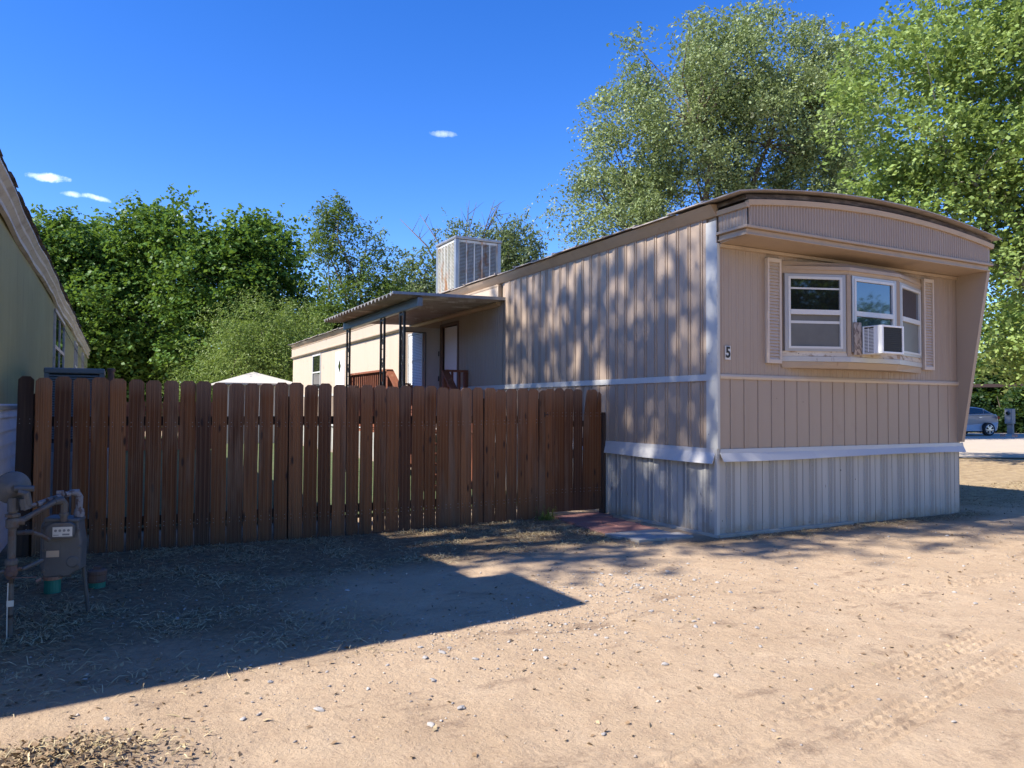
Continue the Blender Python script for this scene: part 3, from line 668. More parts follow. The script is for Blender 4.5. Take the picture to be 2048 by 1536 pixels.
def louvre(axis, fixed, sgn):
    mb = MB(); a, b = (cx0, cx1) if axis == 'x' else (cy0, cy1); a += .055; b -= .055; z0, z1 = cz+.09, ct-.07
    def bx(u0, u1, d0, d1, za, zb, tilt=0):
        P = []
        for z, tt in ((za, tilt), (zb, 0)):
            for u, d in ((u0, d0-tt if False else d0), (u1, d0), (u1, d1), (u0, d1)):
                dd = fixed+sgn*(d+tt); P.append((u, dd, z) if axis == 'x' else (dd, u, z))
        mb.hexa(P)
    nc = 5; cw = (b-a)/nc
    for i in range(nc+1): u = a+i*cw; bx(u-.012, u+.012, -.012, .014, z0, z1)
    bx(a, b, -.012, .012, z1-.05, z1); bx(a, b, -.012, .012, z0, z0+.04)
    k = 34; h = (z1-z0-.09)/k
    for c_ in range(nc):
        for i in range(k):
            z = z0+.04+i*h; bx(a+c_*cw+.012, a+(c_+1)*cw-.012, -.010, -.004, z, z+h*.62, .014)
    return mb.build('louvre_panel', M['galvw'], cooler)
louvre('x', cy0, -1); louvre('y', cx0, -1); louvre('x', cy1, 1); louvre('y', cx1, 1)

# ------------------------------------------------------------------ porch canopy
pc = thing('porch_canopy', 'corrugated metal porch roof on black scrollwork posts beside the entrance', 'canopy', (-1, 7.2, 0))
ya, yb2 = 5.02, 9.40; xo = -1.97
mb = MB(); k = 22; pw = (yb2-ya)/k
def zt(x): return 3.225+(x/xo)*(-.045)
prof = []
for i in range(k):
    u = ya+i*pw; prof += [(u, 0), (u+pw*.30, 0), (u+pw*.5, -.050), (u+pw*.56, -.050), (u+pw*.86, 0)]
prof.append((yb2, 0))
n = len(prof); top = []
for x in (xo, 0.0):
    for u, dz in prof: top.append((x, u, zt(x)+dz-.006))
for x in (xo, 0.0):
    for u, dz in prof: top.append((x, u, zt(x)+.004))
fs = []
for i in range(n-1):
    fs.append((i, n+i, n+i+1, i+1)); fs.append((2*n+i, 2*n+i+1, 3*n+i+1, 3*n+i)); fs.append((i, i+1, 2*n+i+1, 2*n+i)); fs.append((n+i, 3*n+i, 3*n+i+1, n+i+1))
fs += [(0, 2*n, 3*n, n), (n-1, 2*n-1, 4*n-1, 3*n-1)]
mb.add(top, fs); mb.build('roof_sheet', M['porchroof'], pc)
mb = MB(); mb.hexa([(xo-.01, ya-.03, zt(xo)-.03), (0, ya-.03, zt(0)-.04), (0, ya-.0, zt(0)-.04), (xo-.01, ya-.0, zt(xo)-.03), (xo-.01, ya-.03, zt(xo)+.012), (0, ya-.03, zt(0)+.012), (0, ya+.02, zt(0)+.012), (xo-.01, ya+.02, zt(xo)+.012)]); mb.build('side_edging', M['galv'], pc)
MB().box((-1.56, 5.02, 2.985), (-1.47, 9.42, 3.13)).build('beam', M['beam'], pc, bevel=.01)
for y in (5.85, 6.90, 9.15):
    mb = MB(); w = .10
    for s in (-1, 1): mb.box((-1.515-.017, y+s*w-.017, .0), (-1.515+.017, y+s*w+.017, 2.985))
    mb.box((-1.53, y-w, 2.93), (-1.50, y+w, 2.96)); mb.box((-1.53, y-w, .05), (-1.50, y+w, .08))
    sc = mb
    for z0 in np.arange(.3, 2.8, .42):
        for s in (-1, 1):
            pts = [(-1.515, y+s*(.045*math.sin(t)*(1-t/9)), z0+.18+s*0+.10*math.cos(t)*(1-t/9)+.0) for t in np.linspace(0, 5.6, 14)]
            sc.tube(pts, .0065, 5)
        sc.tube([(-1.515, y-w, z0), (-1.515, y, z0+.03), (-1.515, y+w, z0)], .006, 5)
    sc.build('post', M['black'], pc)

# ------------------------------------------------------------------ entrance deck with railings
dk = thing('wooden_deck', 'red stained wooden entrance deck with railings and steps under the porch roof', 'deck', (-.7, 7.9, 0))
mb = MB()
for i in range(18):
    y = 6.5+i*.16; mb.box((-1.45, y, .90), (-.03, y+.15, .935))
mb.build('deck_boards', M['redwood'], dk)
def railing(p, q, name='railing', n=None, z0=.98, z1=2.05):
    p = Vector(p); q = Vector(q); L_ = (q-p).length; n = n or int(L_/.125); mb = MB()
    for i in range(n+1):
        c = p.lerp(q, i/n); w = .045 if i in (0, n) else .018
        mb.box((c.x-w, c.y-w, z0-.2 if i in (0, n) else z0), (c.x+w, c.y+w, z1-.02))
    mb.bar((p.x, p.y, z1), (q.x, q.y, z1), .13, .035); mb.bar((p.x, p.y, z0+.05), (q.x, q.y, z0+.05), .04, .07)
    mb.build(name, M['redwood'], dk)
railing((-1.40, 6.85, 0), (-1.40, 9.3, 0)); railing((-1.36, 9.3, 0), (-.10, 9.3, 0), z1=1.88); railing((-.46, 6.5, 0), (.0-.03, 6.5, 0))
for x in (-1.40, -.46):
    mb = MB(); mb.bar((x, 6.85 if x < -1 else 6.5, 2.05), (x, 5.2, .95), .13, .035); mb.bar((x, 6.5, 1.12), (x, 5.2, .2), .05, .09)
    for i in range(9):
        y = 6.35-i*.13; zz = 2.05-(6.6-y)*.80; mb.box((x-.018, y-.018, zz-.95), (x+.018, y+.018, zz-.02))
    mb.box((x-.045, 5.2, 0), (x+.045, 5.29, 1.0)); mb.build('handrail', M['redwood'], dk)
for i in range(5):
    y = 6.5-(i+1)*.26; z = .90-(i+1)*.16; MB().box((-1.36, y, z-.035), (-.5, y+.27, z)).build('step', M['redwood'], dk)

# ------------------------------------------------------------------ wooden fence
fence = thing('wooden_fence', 'long dog-eared cedar picket fence between the two mobile homes', 'fence', (-3.7, 2.1, 0))
def picket_mesh(w, h, th=.019, lean=0, dogear=.030, broken=None):
    mb = MB(); e = dogear; nz = 10
    zs = [h*i/nz for i in range(nz)]+[h-e, h]
    ws = [w]*(nz+1)+[w-2*e]
    vs = []; cup = rnd.uniform(-.004, .004); bow = rnd.uniform(-.006, .006); tw = rnd.uniform(-.006, .006)
    for i, (z, ww) in enumerate(zip(zs, ws)):
        bx = bow*math.sin(math.pi*z/h)+lean*z; ex = rnd.uniform(-.0018, .0018)
        for sx, sy in ((-.5, 0), (0, 0), (.5, 0), (.5, 1), (0, 1), (-.5, 1)):
            x = sx*ww+bx+(ex if sx else 0)
            if broken and sx < 0 and z > h*broken: x += ww*.35*(z/h-broken)/(1-broken)
            yy = sy*th+(cup if sx == 0 else 0)+tw*sx*z*2
            vs.append((x, yy, z))
    fs = []; k = 6
    for i in range(len(zs)-1):
        for q in range(k): fs.append((i*k+q, i*k+(q+1) % k, (i+1)*k+(q+1) % k, (i+1)*k+q))
    n0 = (len(zs)-1)*k
    fs += [(5, 4, 1, 0), (4, 3, 2, 1), (n0+0, n0+1, n0+4, n0+5), (n0+1, n0+2, n0+3, n0+4)]
    mb.add(vs, fs)
    for z in (1.26, 1.22, .28, .24):
        for x in (-.32*w, .32*w): mb.box((x+lean*z+bow*math.sin(math.pi*z/h)-.003, -.004+cup*.3, z), (x+lean*z+bow*math.sin(math.pi*z/h)+.003, .004, z+.006), mi=1)
    return mb
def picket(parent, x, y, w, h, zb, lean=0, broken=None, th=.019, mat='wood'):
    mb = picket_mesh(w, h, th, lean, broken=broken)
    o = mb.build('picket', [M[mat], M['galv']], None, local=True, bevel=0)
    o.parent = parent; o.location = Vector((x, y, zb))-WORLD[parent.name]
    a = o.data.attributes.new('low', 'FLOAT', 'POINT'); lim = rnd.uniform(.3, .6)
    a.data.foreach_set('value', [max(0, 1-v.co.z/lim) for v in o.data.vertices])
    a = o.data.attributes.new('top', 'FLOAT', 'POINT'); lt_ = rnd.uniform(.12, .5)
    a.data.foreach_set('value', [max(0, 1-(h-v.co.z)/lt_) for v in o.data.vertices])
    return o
edges = [66, 100, 142, 182, 221, 257, 292, 329, 363, 395, 429, 461, 494, 525, 556, 587]
xs = [-6.43+i*.1545 for i in range(36)]
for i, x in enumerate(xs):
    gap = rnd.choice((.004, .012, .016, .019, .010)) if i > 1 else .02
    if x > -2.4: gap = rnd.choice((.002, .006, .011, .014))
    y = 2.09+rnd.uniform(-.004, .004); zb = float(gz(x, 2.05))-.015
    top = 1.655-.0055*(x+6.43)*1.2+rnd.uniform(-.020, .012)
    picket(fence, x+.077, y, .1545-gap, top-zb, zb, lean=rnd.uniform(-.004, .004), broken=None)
picket(fence, -6.51, 2.12, .125, 1.66, 0.0, mat='wooddark', lean=.008)
mb = MB()
for z in (1.24, .26): mb.box((-6.5, 2.125, z-.045), (-.92, 2.165, z+.045))
mb.build('rail', M['wooddark'], fence)
for x in (-6.45, -4.1, -1.75, -.955): MB().box((x-.045, 2.168, -.1), (x+.045, 2.26, 1.5)).build('post', M['wooddark'], fence)
MB().add([], []) 
gate = thing('wooden_gate', 'leaning cedar picket gate next to the tan mobile home wall', 'gate', (-.5, 2.1, 0))
gl_ = [(-.865, .135, 1.63, .000, None), (-.725, .135, 1.64, .002, None), (-.585, .132, 1.635, .004, None), (-.447, .130, 1.63, .006, None), (-.315, .120, 1.625, .022, .76), (-.205, .128, 1.63, .004, None), (-.108, .075, 1.60, .000, .8)]
for x, w, t_, ln, br in gl_:
    picket(gate, x, 2.085, w, t_-.06, .06, lean=ln, broken=br)
mb = MB(); mb.box((-.93, 2.112, 1.14), (-.08, 2.15, 1.22)); mb.box((-.93, 2.112, .25), (-.08, 2.15, .33)); mb.bar((-.9, 2.17, .33), (-.12, 2.17, 1.14), .035, .08, up=(0, 1, 0)); mb.build('gate_brace', M['wooddark'], gate)
mb = MB(); mb.box((-.945, 2.09, 1.27), (-.925, 2.13, 1.33)); mb.tube([(-.94, 2.07, 1.3), (-.90, 2.06, 1.3)], .006, 6); mb.build('latch', M['black'], gate)
gp = MB().box((-.062, 2.06, -.05), (-.028+.0, 2.155, 1.33)).build('gate_post', M['wooddark'], None, loc=(-.05, 2.1, 0)); tag(gp, 'short dark wooden gate post against the mobile home wall', 'post')

# ------------------------------------------------------------------ pavers
GP = 'pavers laid at the gate'
def paver(x, y, w, l, rz, mat, label, z=None):
    z = float(gz(x, y))+.012+rnd.uniform(-.003, .006)
    o = MB().box((-w/2, -l/2, -.03), (w/2, l/2, .012)).build('paver', M[mat], None, local=True, bevel=.006)
    o.location = (x, y, z); o.rotation_euler = (rnd.uniform(-.015, .015), rnd.uniform(-.015, .015), rz+rnd.uniform(-.02, .02)); tag(o, label, 'paver', GP)
rows = [('farthest row by the gate', 1.88, ((-.80, 'left'), (-.45, 'right'))), ('second row from the gate', 1.52, ((-.88, 'left'), (-.52, 'right'))), ('third row from the gate', 1.16, ((-.92, 'left'), (-.56, 'right'))), ('nearest red row', .80, ((-.95, 'left'), (-.60, 'right')))]
for nm, y, cs in rows:
    for x, s in cs:
        paver(x+.12, y, .35, .35, .02, 'paver_red', f'dusty red paver on the {s} of the {nm}')
for (x, y, s) in ((-.86, .50, 'farther grey pair, left one'), (-.50, .52, 'farther grey pair, right one beside the skirting'), (-.80, .24, 'nearest grey pair, left one'), (-.42, .24, 'nearest grey pair, right one beside the skirting')):
    paver(x, y, .365, .25, .03, 'paver_grey', f'pale grey paver of the {s}')

# ------------------------------------------------------------------ gas meter
gm = thing('gas_meter', 'grey gas meter on pipes with round regulator beside the fence', 'gas meter', (-6.29, -.75, 0))
mb = MB()
rx, ry = -6.29, -.75
mb.tube([(rx, ry, .44), (rx, ry, .80)], .022, 12); mb.lathe([(.03, 0), (.034, .01), (.034, .03), (.028, .04)], (rx, ry, .44), 12); mb.lathe([(.03, 0), (.036, .01), (.036, .05), (.03, .06)], (rx, ry, .66), 12); mb.lathe([(.028, 0), (.04, .004), (.04, .02), (.028, .024)], (rx, ry, .725), 8)
mb.tube([(rx, ry, .70), (rx+.06, ry+.01, .70)], .026, 10); mb.tube([(rx+.05, ry+.012, .705), (rx+.16, ry+.10, .765), (rx+.215, ry+.14, .795)], .017, 10)
mb.tube([(rx+.205, ry+.135, .79), (rx+.24, ry+.16, .795), (rx+.255, ry+.17, .77), (rx+.255, ry+.17, .66)], [.022, .026, .024, .02], 10)
mb.lathe([(.028, 0), (.028, .018), (.022, .022)], (rx+.255, ry+.17, .695), 8)
mb.build('inlet_pipe', M['pipegrey'], gm, smooth=False)
mb = MB(); mb.tube([(rx+.05, ry+.06, .765), (rx+.16, ry+.16, .80), (rx+.26, ry+.22, .828), (rx+.31, ry+.24, .835)], .013, 8)
for t_ in (.25, .45, .62, .8):
    a = Vector((rx+.05, ry+.06, .765)).lerp(Vector((rx+.31, ry+.24, .84)), t_); mb.tube([a, a+Vector((.02, .014, .004))], .019, 8)
mb.tube([(rx+.28, ry+.235, .835), (rx+.32, ry+.25, .832), (rx+.335, ry+.255, .80), (rx+.335, ry+.255, .66)], [.018, .024, .022, .02], 10)
mb.lathe([(.03, 0), (.032, .02), (.026, .05)], (rx+.335, ry+.255, .675), 10); mb.box((rx+.21, ry+.18, .835), (rx+.25, ry+.21, .852)); mb.build('outlet_pipe', M['pipewhite'], gm)
# service riser: lower part, valve
mb = MB(); mb.tube([(rx, ry, -.05), (rx, ry, .36)], .016, 10); mb.build('riser_pipe', M['pipegrey'], gm)
mb = MB(); mb.tube([(rx-.013, ry-.014, -.02), (rx-.014, ry-.017, .15), (rx-.013, ry-.016, .34)], .0035, 5); mb.box((rx-.018, ry-.019, .20), (rx+.018, ry-.014, .235)); mb.build('tracer_wire', M['label'], gm)
MB().tube([(rx, ry, .335), (rx, ry, .362)], .0185, 10).build('black_tape', M['black'], gm); MB().tube([(rx, ry, .135), (rx, ry, .15)], .018, 10).build('black_tape', M['black'], gm)
mb = MB(); mb.tube([(rx, ry, .36), (rx, ry, .385), (rx, ry, .41), (rx, ry, .45)], [.02, .034, .034, .024], 10); mb.tube([(rx, ry-.04, .395), (rx, ry+.04, .395)], .016, 8); mb.tube([(rx-.035, ry, .40), (rx+.05, ry, .42)], .010, 6)
mb.bar((rx+.01, ry-.045, .375), (rx+.13, ry-.03, .365), .016, .005); mb.build('shutoff_valve', M['iron'], gm, bevel=0)
# regulator: big disc facing the viewer
mb = MB(); rot = Matrix.Rotation(R(90), 3, 'X') ; rot = Matrix.Rotation(R(18), 3, 'Z') @ rot
mb.lathe([(.028, -.055), (.042, -.042), (.074, -.022), (.094, -.012), (.097, 0), (.094, .012), (.07, .03), (.042, .05), (.024, .058)], (rx-.005, ry+.02, .90), 28, rot)
for k in range(8):
    a = k*math.pi/4; c = Vector((rx-.005, ry+.02, .90))+rot @ Vector((.085*math.cos(a), .085*math.sin(a), -.016)); mb.lathe([(.006, 0), (.006, .032)], c, 6, rot)
mb.tube([(rx+.03, ry-.05, .88), (rx+.07, ry-.05, .87), (rx+.08, ry-.04, .80)], .024, 10); mb.tube([(rx+.01, ry-.045, .90), (rx+.11, ry-.05, .895)], .018, 8); mb.tube([(rx+.06, ry-.04, .84), (rx+.07, ry-.035, .775)], .03, 8); mb.tube([(rx, ry, .76), (rx, ry, .84)], .03, 10)
mb.build('regulator', M['metergrey'], gm, smooth=False)
# meter body
rm = Matrix.Rotation(R(-12), 3, 'Z'); mc = Vector((-6.04, -.50, 0))
def ml(p): return mc+rm @ Vector(p)
def mbox(mb, a, b):
    x0, y0, z0 = a; x1, y1, z1 = b
    mb.hexa([ml(p) for p in ((x0,y0,z0),(x1,y0,z0),(x1,y1,z0),(x0,y1,z0),(x0,y0,z1),(x1,y0,z1),(x1,y1,z1),(x0,y1,z1))])
def mpoly(mb, poly, y0, y1):
    n = len(poly); mb.add([ml((x, y0, z)) for x, z in poly]+[ml((x, y1, z)) for x, z in poly], [tuple(range(n)), tuple(range(n, 2*n))[::-1]]+[(i, n+i, n+(i+1) % n, (i+1) % n) for i in range(n)])
mb = MB()
mpoly(mb, [(-.105, .325), (-.09, .305), (.05, .305), (.085, .335), (.115, .345), (.118, .52), (.105, .60), (.10, .665), (-.085, .675), (-.105, .64)], -.055, .09)
mpoly(mb, [(-.125, .36), (-.11, .33), (-.06, .33), (-.06, .66), (-.115, .655), (-.125, .62)], -.02, .075)
mpoly(mb, [(-.10, .655), (.105, .645), (.105, .672), (-.095, .685)], -.065, .10)
mb.build('meter_body', M['metergrey'], gm, bevel=.012)
mb = MB(); mpoly(mb, [(-.075, .555), (.075, .555), (.085, .58), (.085, .635), (.06, .655), (-.03, .655), (-.075, .63)], -.095, -.055); 
mb.build('index_housing', M['metergrey'], gm, bevel=.003)
for x, z in ((-.09, .35), (.10, .37), (-.09, .62), (.10, .60), (-.09, .48), (.105, .49), (0, .315)): MB().lathe([(.010, 0), (.010, .012)], ml((x, -.055, z)), 8, rm @ Matrix.Rotation(R(90), 3, 'X')).build('bolt', M['pipegrey'], gm)
MB().lathe([(.036, 0), (.036, .004), (.030, .007)], ml((.07, -.055, .40)), 20, rm @ Matrix.Rotation(R(90), 3, 'X')).build('cast_ring', M['metergrey'], gm)
mb = MB(); mbox(mb, (-.085, -.058, .395), (.0, -.055, .53)); mb.build('badge_frame', M['metergrey'], gm)
mb = MB(); mbox(mb, (-.035, -.0985, .568), (.075, -.095, .628)); mb.build('dial_plate', M['label'], gm)
mb = MB()
for i in range(4):
    c = ml((-.018+i*.024, -.0988, .606)); mb.lathe([(.0085, 0), (.0085, .0008), (.0, .001)], c, 10, rm @ Matrix.Rotation(R(90), 3, 'X'))
mbox(mb, (.02, -.0992, .575), (.06, -.0984, .586)); mbox(mb, (-.03, -.0992, .576), (.0, -.0984, .580)); mb.build('dial_marks', M['condenser'], gm)
mb = MB(); mbox(mb, (-.078, -.061, .435), (-.006, -.058, .475)); mb.build('name_plate', M['labeltan'], gm)
mb = MB(); mb.tube([(rx+.0, ry+.0, .63), (rx+.08, ry+.03, .63), (rx+.14, ry+.06, .60), (rx+.18, ry+.10, .56)], .012, 8); mb.tube([(rx-.1, ry, .40), (rx+.06, ry+.02, .41), (rx+.15, ry+.10, .44)], .012, 8)
for t_ in np.linspace(0, 1, 16):
    a = Vector((rx+.02, ry, .63)).lerp(Vector((rx+.10, ry+.035, .625)), t_); mb.tube([a, a+Vector((.003, .001, 0))], .0145, 8)
mb.build('flexible_conduit', M['pipegrey'], gm)
mb = MB(); mb.tube([(-5.965, -.47, .80), (-5.95, -.45, .6), (-5.93, -.38, .35), (-5.89, -.31, -.05)], .013, 10); mb.build('support_leg', M['metergrey'], gm)
# clean-out pipes in the ground
t1 = thing('cleanout_pipe', 'green pipe stub with torn orange coupling below the gas meter', 'pipe cap', (-6.15, .45, 0), 'drain clean-outs')
MB().lathe([(.055, -.05), (.055, .12)], (-6.15, .45, .0), 18).build('pipe_stub', M['green_pvc'], t1)
mb = MB(); mb.lathe([(.062, .0), (.066, .02), (.062, .05)], (-6.15, .45, .10), 16); mb.tube([(-6.22, .41, .12), (-6.25, .40, .10)], .012, 8); mb.lathe([(.03, -.03), (.04, -.02), (.04, .02), (.03, .03)], (-6.07, .43, .15), 14, Matrix.Rotation(R(90), 3, 'Y')); mb.build('coupling', M['rubber'], t1)
MB().lathe([(.055, 0), (.05, .03), (.03, .045)], (-6.155, .46, .15), 12).build('cap', M['metergrey'], t1)
t2 = thing('cleanout_pipe', 'green pipe stub with rusty brown screw cap right of the gas meter leg', 'pipe cap', (-5.86, .50, 0), 'drain clean-outs')
MB().lathe([(.058, -.05), (.058, .05)], (-5.86, .50, .0), 18).build('pipe_stub', M['green_pvc'], t2)
mb = MB(); mb.lathe([(.064, .0), (.066, .01), (.064, .055), (.068, .06), (.068, .085), (.05, .095)], (-5.86, .50, .04), 20); mb.box((-5.885, .48, .135), (-5.835, .52, .158)); mb.build('cap', M['iron'], t2)

# ------------------------------------------------------------------ left mobile home
lx = -6.72
lh = thing('mobile_home', 'olive green neighbouring mobile home with white fascia and lap siding skirt', 'mobile home', (-6.72, 10, 0))
LY0, LY1 = -1.15, 25.5
MB().sheet([(u, d) for u, d in corr(LY0, LY1, .075, .011)], 'y', 1.37, 3.18, 1).build('side_panel', M['olive'], lh).location.x += lx
mb = MB(); z = -.05
while z < 1.30: mb.hexa([(lx-.01, LY0, z), (lx+.030, LY0, z), (lx+.030, LY1, z), (lx-.01, LY1, z), (lx-.01, LY0, z+.132), (lx+.012, LY0, z+.132), (lx+.012, LY1, z+.132), (lx-.01, LY1, z+.132)]); z += .132
mb.build('lap_skirting', M['lap'], lh)
MB().box((lx-.01, LY0, 1.345), (lx+.038, LY1, 1.385)).build('base_trim', M['beam'], lh)
mb = MB(); mb.box((lx-4.2, LY0, .2), (lx-.02, LY1, 3.5)); mb.build('shell', M['olive'], lh)
# ribbed fascia, sagging
mb = MB(); us = np.linspace(LY0-.4, LY1, 120); P = []; sec = [(.02, 3.09), (.06, 3.10), (.06, 3.13), (.03, 3.14), (.035, 3.19), (.08, 3.23), (.085, 3.25), (.045, 3.27), (.055, 3.32), (.10, 3.36), (.10, 3.38), (.06, 3.40), (.07, 3.45), (.02, 3.47)]
for u in us:
    j = .018*math.sin(u*1.1)+.010*math.sin(u*3.3+1); k = .012*math.sin(u*.9+2)
    P += [(lx+o_+j*.5, u, z_+k) for o_, z_ in sec]
ns = len(sec); mb.add(P, [(i*ns+q, (i+1)*ns+q, (i+1)*ns+q+1, i*ns+q+1) for i in range(len(us)-1) for q in range(ns-1)])
mb.build('fascia', M['fascia'], lh)
mb = MB()
y = LY0-.45
while y < LY1:
    l_ = rnd.uniform(.28, .5); o1 = .10+rnd.uniform(-.012, .03); dz = rnd.uniform(-.02, .02)
    mb.hexa([(lx-.4, y, 3.50), (lx+o1, y, 3.445+dz), (lx+o1-.006, y+l_, 3.445+dz), (lx-.4, y+l_, 3.50), (lx-.4, y, 3.60), (lx+o1-.03, y, 3.50+dz), (lx+o1-.036, y+l_, 3.50+dz), (lx-.4, y+l_, 3.60)])
    y += l_-.01
xsr = np.linspace(lx-4.25, lx-.38, 14); 
mb2_ = mb; mb2_.build('roof_edge', M['darkroof'], lh); mb = MB()
mb.add([(x, yy, 3.60+.28*(1-((x-(lx-2.1))/2.1)**2)*1.0) for x in xsr for yy in (LY0-.5, LY1)], [(2*i, 2*i+2, 2*i+3, 2*i+1) for i in range(13)])
mb.build('roof', M['roof'], lh)
# front visor with deeper overhang (casts the pointed shadow on the drive)
mb = MB(); mb.box((lx-4.2, -1.62, 3.2), (lx+.10, LY0+.02, 3.5)); mb.hexa([(lx-4.3, -2.2, 3.60), (lx+.27, -1.62, 3.60), (lx+.27, -.5, 3.60), (lx-4.3, -.7, 3.60), (lx-4.3, -2.2, 3.68), (lx+.27, -1.62, 3.68), (lx+.27, -.5, 3.68), (lx-4.3, -.6, 3.68)]); mb.box((lx-4.2, -1.55, 3.5), (lx+.2, -.65, 3.6))
mb.build('visor', M['fascia'], lh)
def lwin(y0, y1, z0, z1):
    f = MB(); t = .06; xo_ = lx+.045
    f.box((lx, y0, z0), (xo_, y0+t, z1)); f.box((lx, y1-t, z0), (xo_, y1, z1)); f.box((lx, y0+t, z1-t), (xo_, y1-t, z1)); f.box((lx, y0+t, z0), (xo_, y1-t, z0+t)); zm = (z0+z1)/2; f.box((lx, y0+t, zm-.03), (xo_-.005, y1-t, zm+.03)); ym = (y0+y1)/2; f.box((lx, ym-.025, z0+t), (xo_-.004, ym+.025, z1-t))
    w = f.build('window', M['fascia'], lh); MB().box((lx+.012, y0+t, z0+t), (lx+.026, y1-t, z1-t)).build('pane', M['glass'], w)
lwin(8.6, 11.2, 1.75, 3.02); lwin(15.6, 16.8, 1.75, 3.0); lwin(20.2, 21.3, 1.75, 3.0)
mb = MB(); mb.tube([(lx+.05, y_, 2.95-.018*(y_-8)-.03*math.sin((y_-8)/17*math.pi)) for y_ in np.linspace(8.2, 25, 14)], .008, 5); mb.build('cable', M['black'], lh)

# ------------------------------------------------------------------ condenser behind fence, pipe, shed
cd = thing('air_condenser', 'grey air conditioning condenser unit just behind the fence', 'air conditioner', (-6.1, 4.35, 0))
MB().box((-6.50, 4.0, 1.76), (-5.88, 4.7, 1.825)).build('top_cover', M['condenser'], cd, bevel=.015)
mb = MB()
for x, y in ((-6.47, 4.03), (-5.91, 4.03), (-6.47, 4.67), (-5.91, 4.67)): mb.box((x-.025, y-.025, 0.9), (x+.025, y+.025, 1.76))
k = 26
for i in range(k):
    z = 1.0+i*.029; mb.hexa([(-6.45, 4.015, z), (-5.93, 4.015, z), (-5.93, 4.03, z), (-6.45, 4.03, z), (-6.45, 4.03, z+.02), (-5.93, 4.03, z+.02), (-5.93, 4.035, z+.02), (-6.45, 4.035, z+.02)])
mb.box((-6.47, 4.0, .85), (-5.91, 4.7, .95)); mb.build('louvred_casing', M['condenser'], cd)
MB().box((-6.44, 4.06, .95), (-5.94, 4.64, 1.75)).build('coil', M['dark'], cd)
MB().box((-6.55, 3.95, -.05), (-5.83, 4.75, .85)).build('plinth', M['concrete'], cd)
mb = MB().tube([(-5.86, 12, -.1), (-5.86, 12, 2.10)], .065, 14); mb.lathe([(.075, 0), (.08, .02), (.08, .06), (.06, .075)], (-5.86, 12, 2.10), 14); tag(mb.build('rusty_pipe', M['iron'], None, loc=(-5.86, 12, 0)), 'rusty brown vent pipe standing behind the fence near the olive home', 'pipe')
shed = thing('storage_shed', 'low white storage shed with pyramid roof at the back of the yard', 'shed', (-1.12, 23, 0))
mb = MB(); mb.box((-2.4, 22.1, 0), (-.02, 24.4, 2.12)); mb.build('wall', M['shedwhite'], shed)
mb = MB(); mb.add([(-2.62, 21.85, 2.14), (.22, 21.85, 2.14), (.22, 24.7, 2.14), (-2.62, 24.7, 2.14), (-2.62, 21.85, 2.20), (.22, 21.85, 2.20), (.22, 24.7, 2.20), (-2.62, 24.7, 2.20), (-1.2, 23.27, 2.66)], [(0, 3, 2, 1), (0, 1, 5, 4), (1, 2, 6, 5), (2, 3, 7, 6), (3, 0, 4, 7), (4, 5, 8), (5, 6, 8), (6, 7, 8), (7, 4, 8)]); mb.build('roof', M['shedwhite'], shed)
MB().box((-1.7, 22.06, .05), (-.8, 22.1, 1.95)).build('door', M['shedwhite'], shed)
bf = thing('back_fence', 'orange brown wooden fence at the far end of the yard', 'fence', (-5, 19, 0))
mb = MB(); x = -6.6
while x < -2.7: mb.box((x, 19, 0), (x+.138, 19.02, 1.5+rnd.uniform(-.02, .02))); x += .15
mb.build('boards', M['redwood'], bf); mb = MB(); mb.box((-6.6, 19.02, 1.2), (-2.7, 19.06, 1.28)); mb.box((-6.6, 19.02, .3), (-2.7, 19.06, .38)); mb.build('rail', M['redwood'], bf)

# ------------------------------------------------------------------ trees
def leaf_mesh(name, starts, dirs, m, size, aspect, droop, jitter, upb=.5, seed=0, spread=None, tl=.5):
    r = np.random.default_rng(seed); T = len(starts)
    t = np.tile(np.linspace(.08, 1, m), (T, 1)) + r.uniform(-.05, .05, (T, m))
    ln = tl*r.uniform(.6, 1.3, (T, 1, 1))
    pos = starts[:, None, :] + dirs[:, None, :]*t[..., None]*ln
    pos[..., 2] -= droop*(t**2)*ln[..., 0]
    pos = (pos + r.normal(0, jitter, pos.shape)).reshape(-1, 3)
    n = len(pos)
    nrm = r.normal(0, 1, (n, 3)); nrm[:, 2] = np.abs(nrm[:, 2])*1.0+upb; nrm /= np.linalg.norm(nrm, axis=1, keepdims=True)
    a = r.normal(0, 1, (n, 3)); a[:, 2] -= .5; a -= nrm*(a*nrm).sum(1, keepdims=True); a /= np.linalg.norm(a, axis=1, keepdims=True)
    b = np.cross(nrm, a)
    s = size*r.uniform(.6, 1.35, (n, 1))
    v = np.stack([pos, pos+a*s*.5+b*s*aspect*.5+nrm*s*.06, pos+a*s, pos+a*s*.5-b*s*aspect*.5+nrm*s*.06], 1).reshape(-1, 3)
    F = np.arange(4*n).reshape(n, 4)
    me = bpy.data.meshes.new(name); np_mesh(me, v, F)
    fattr(me, 'rnd', np.repeat(np.clip(r.random(n)*.65+.35*np.repeat(r.random(T), m), 0, 1), 4))
    return me
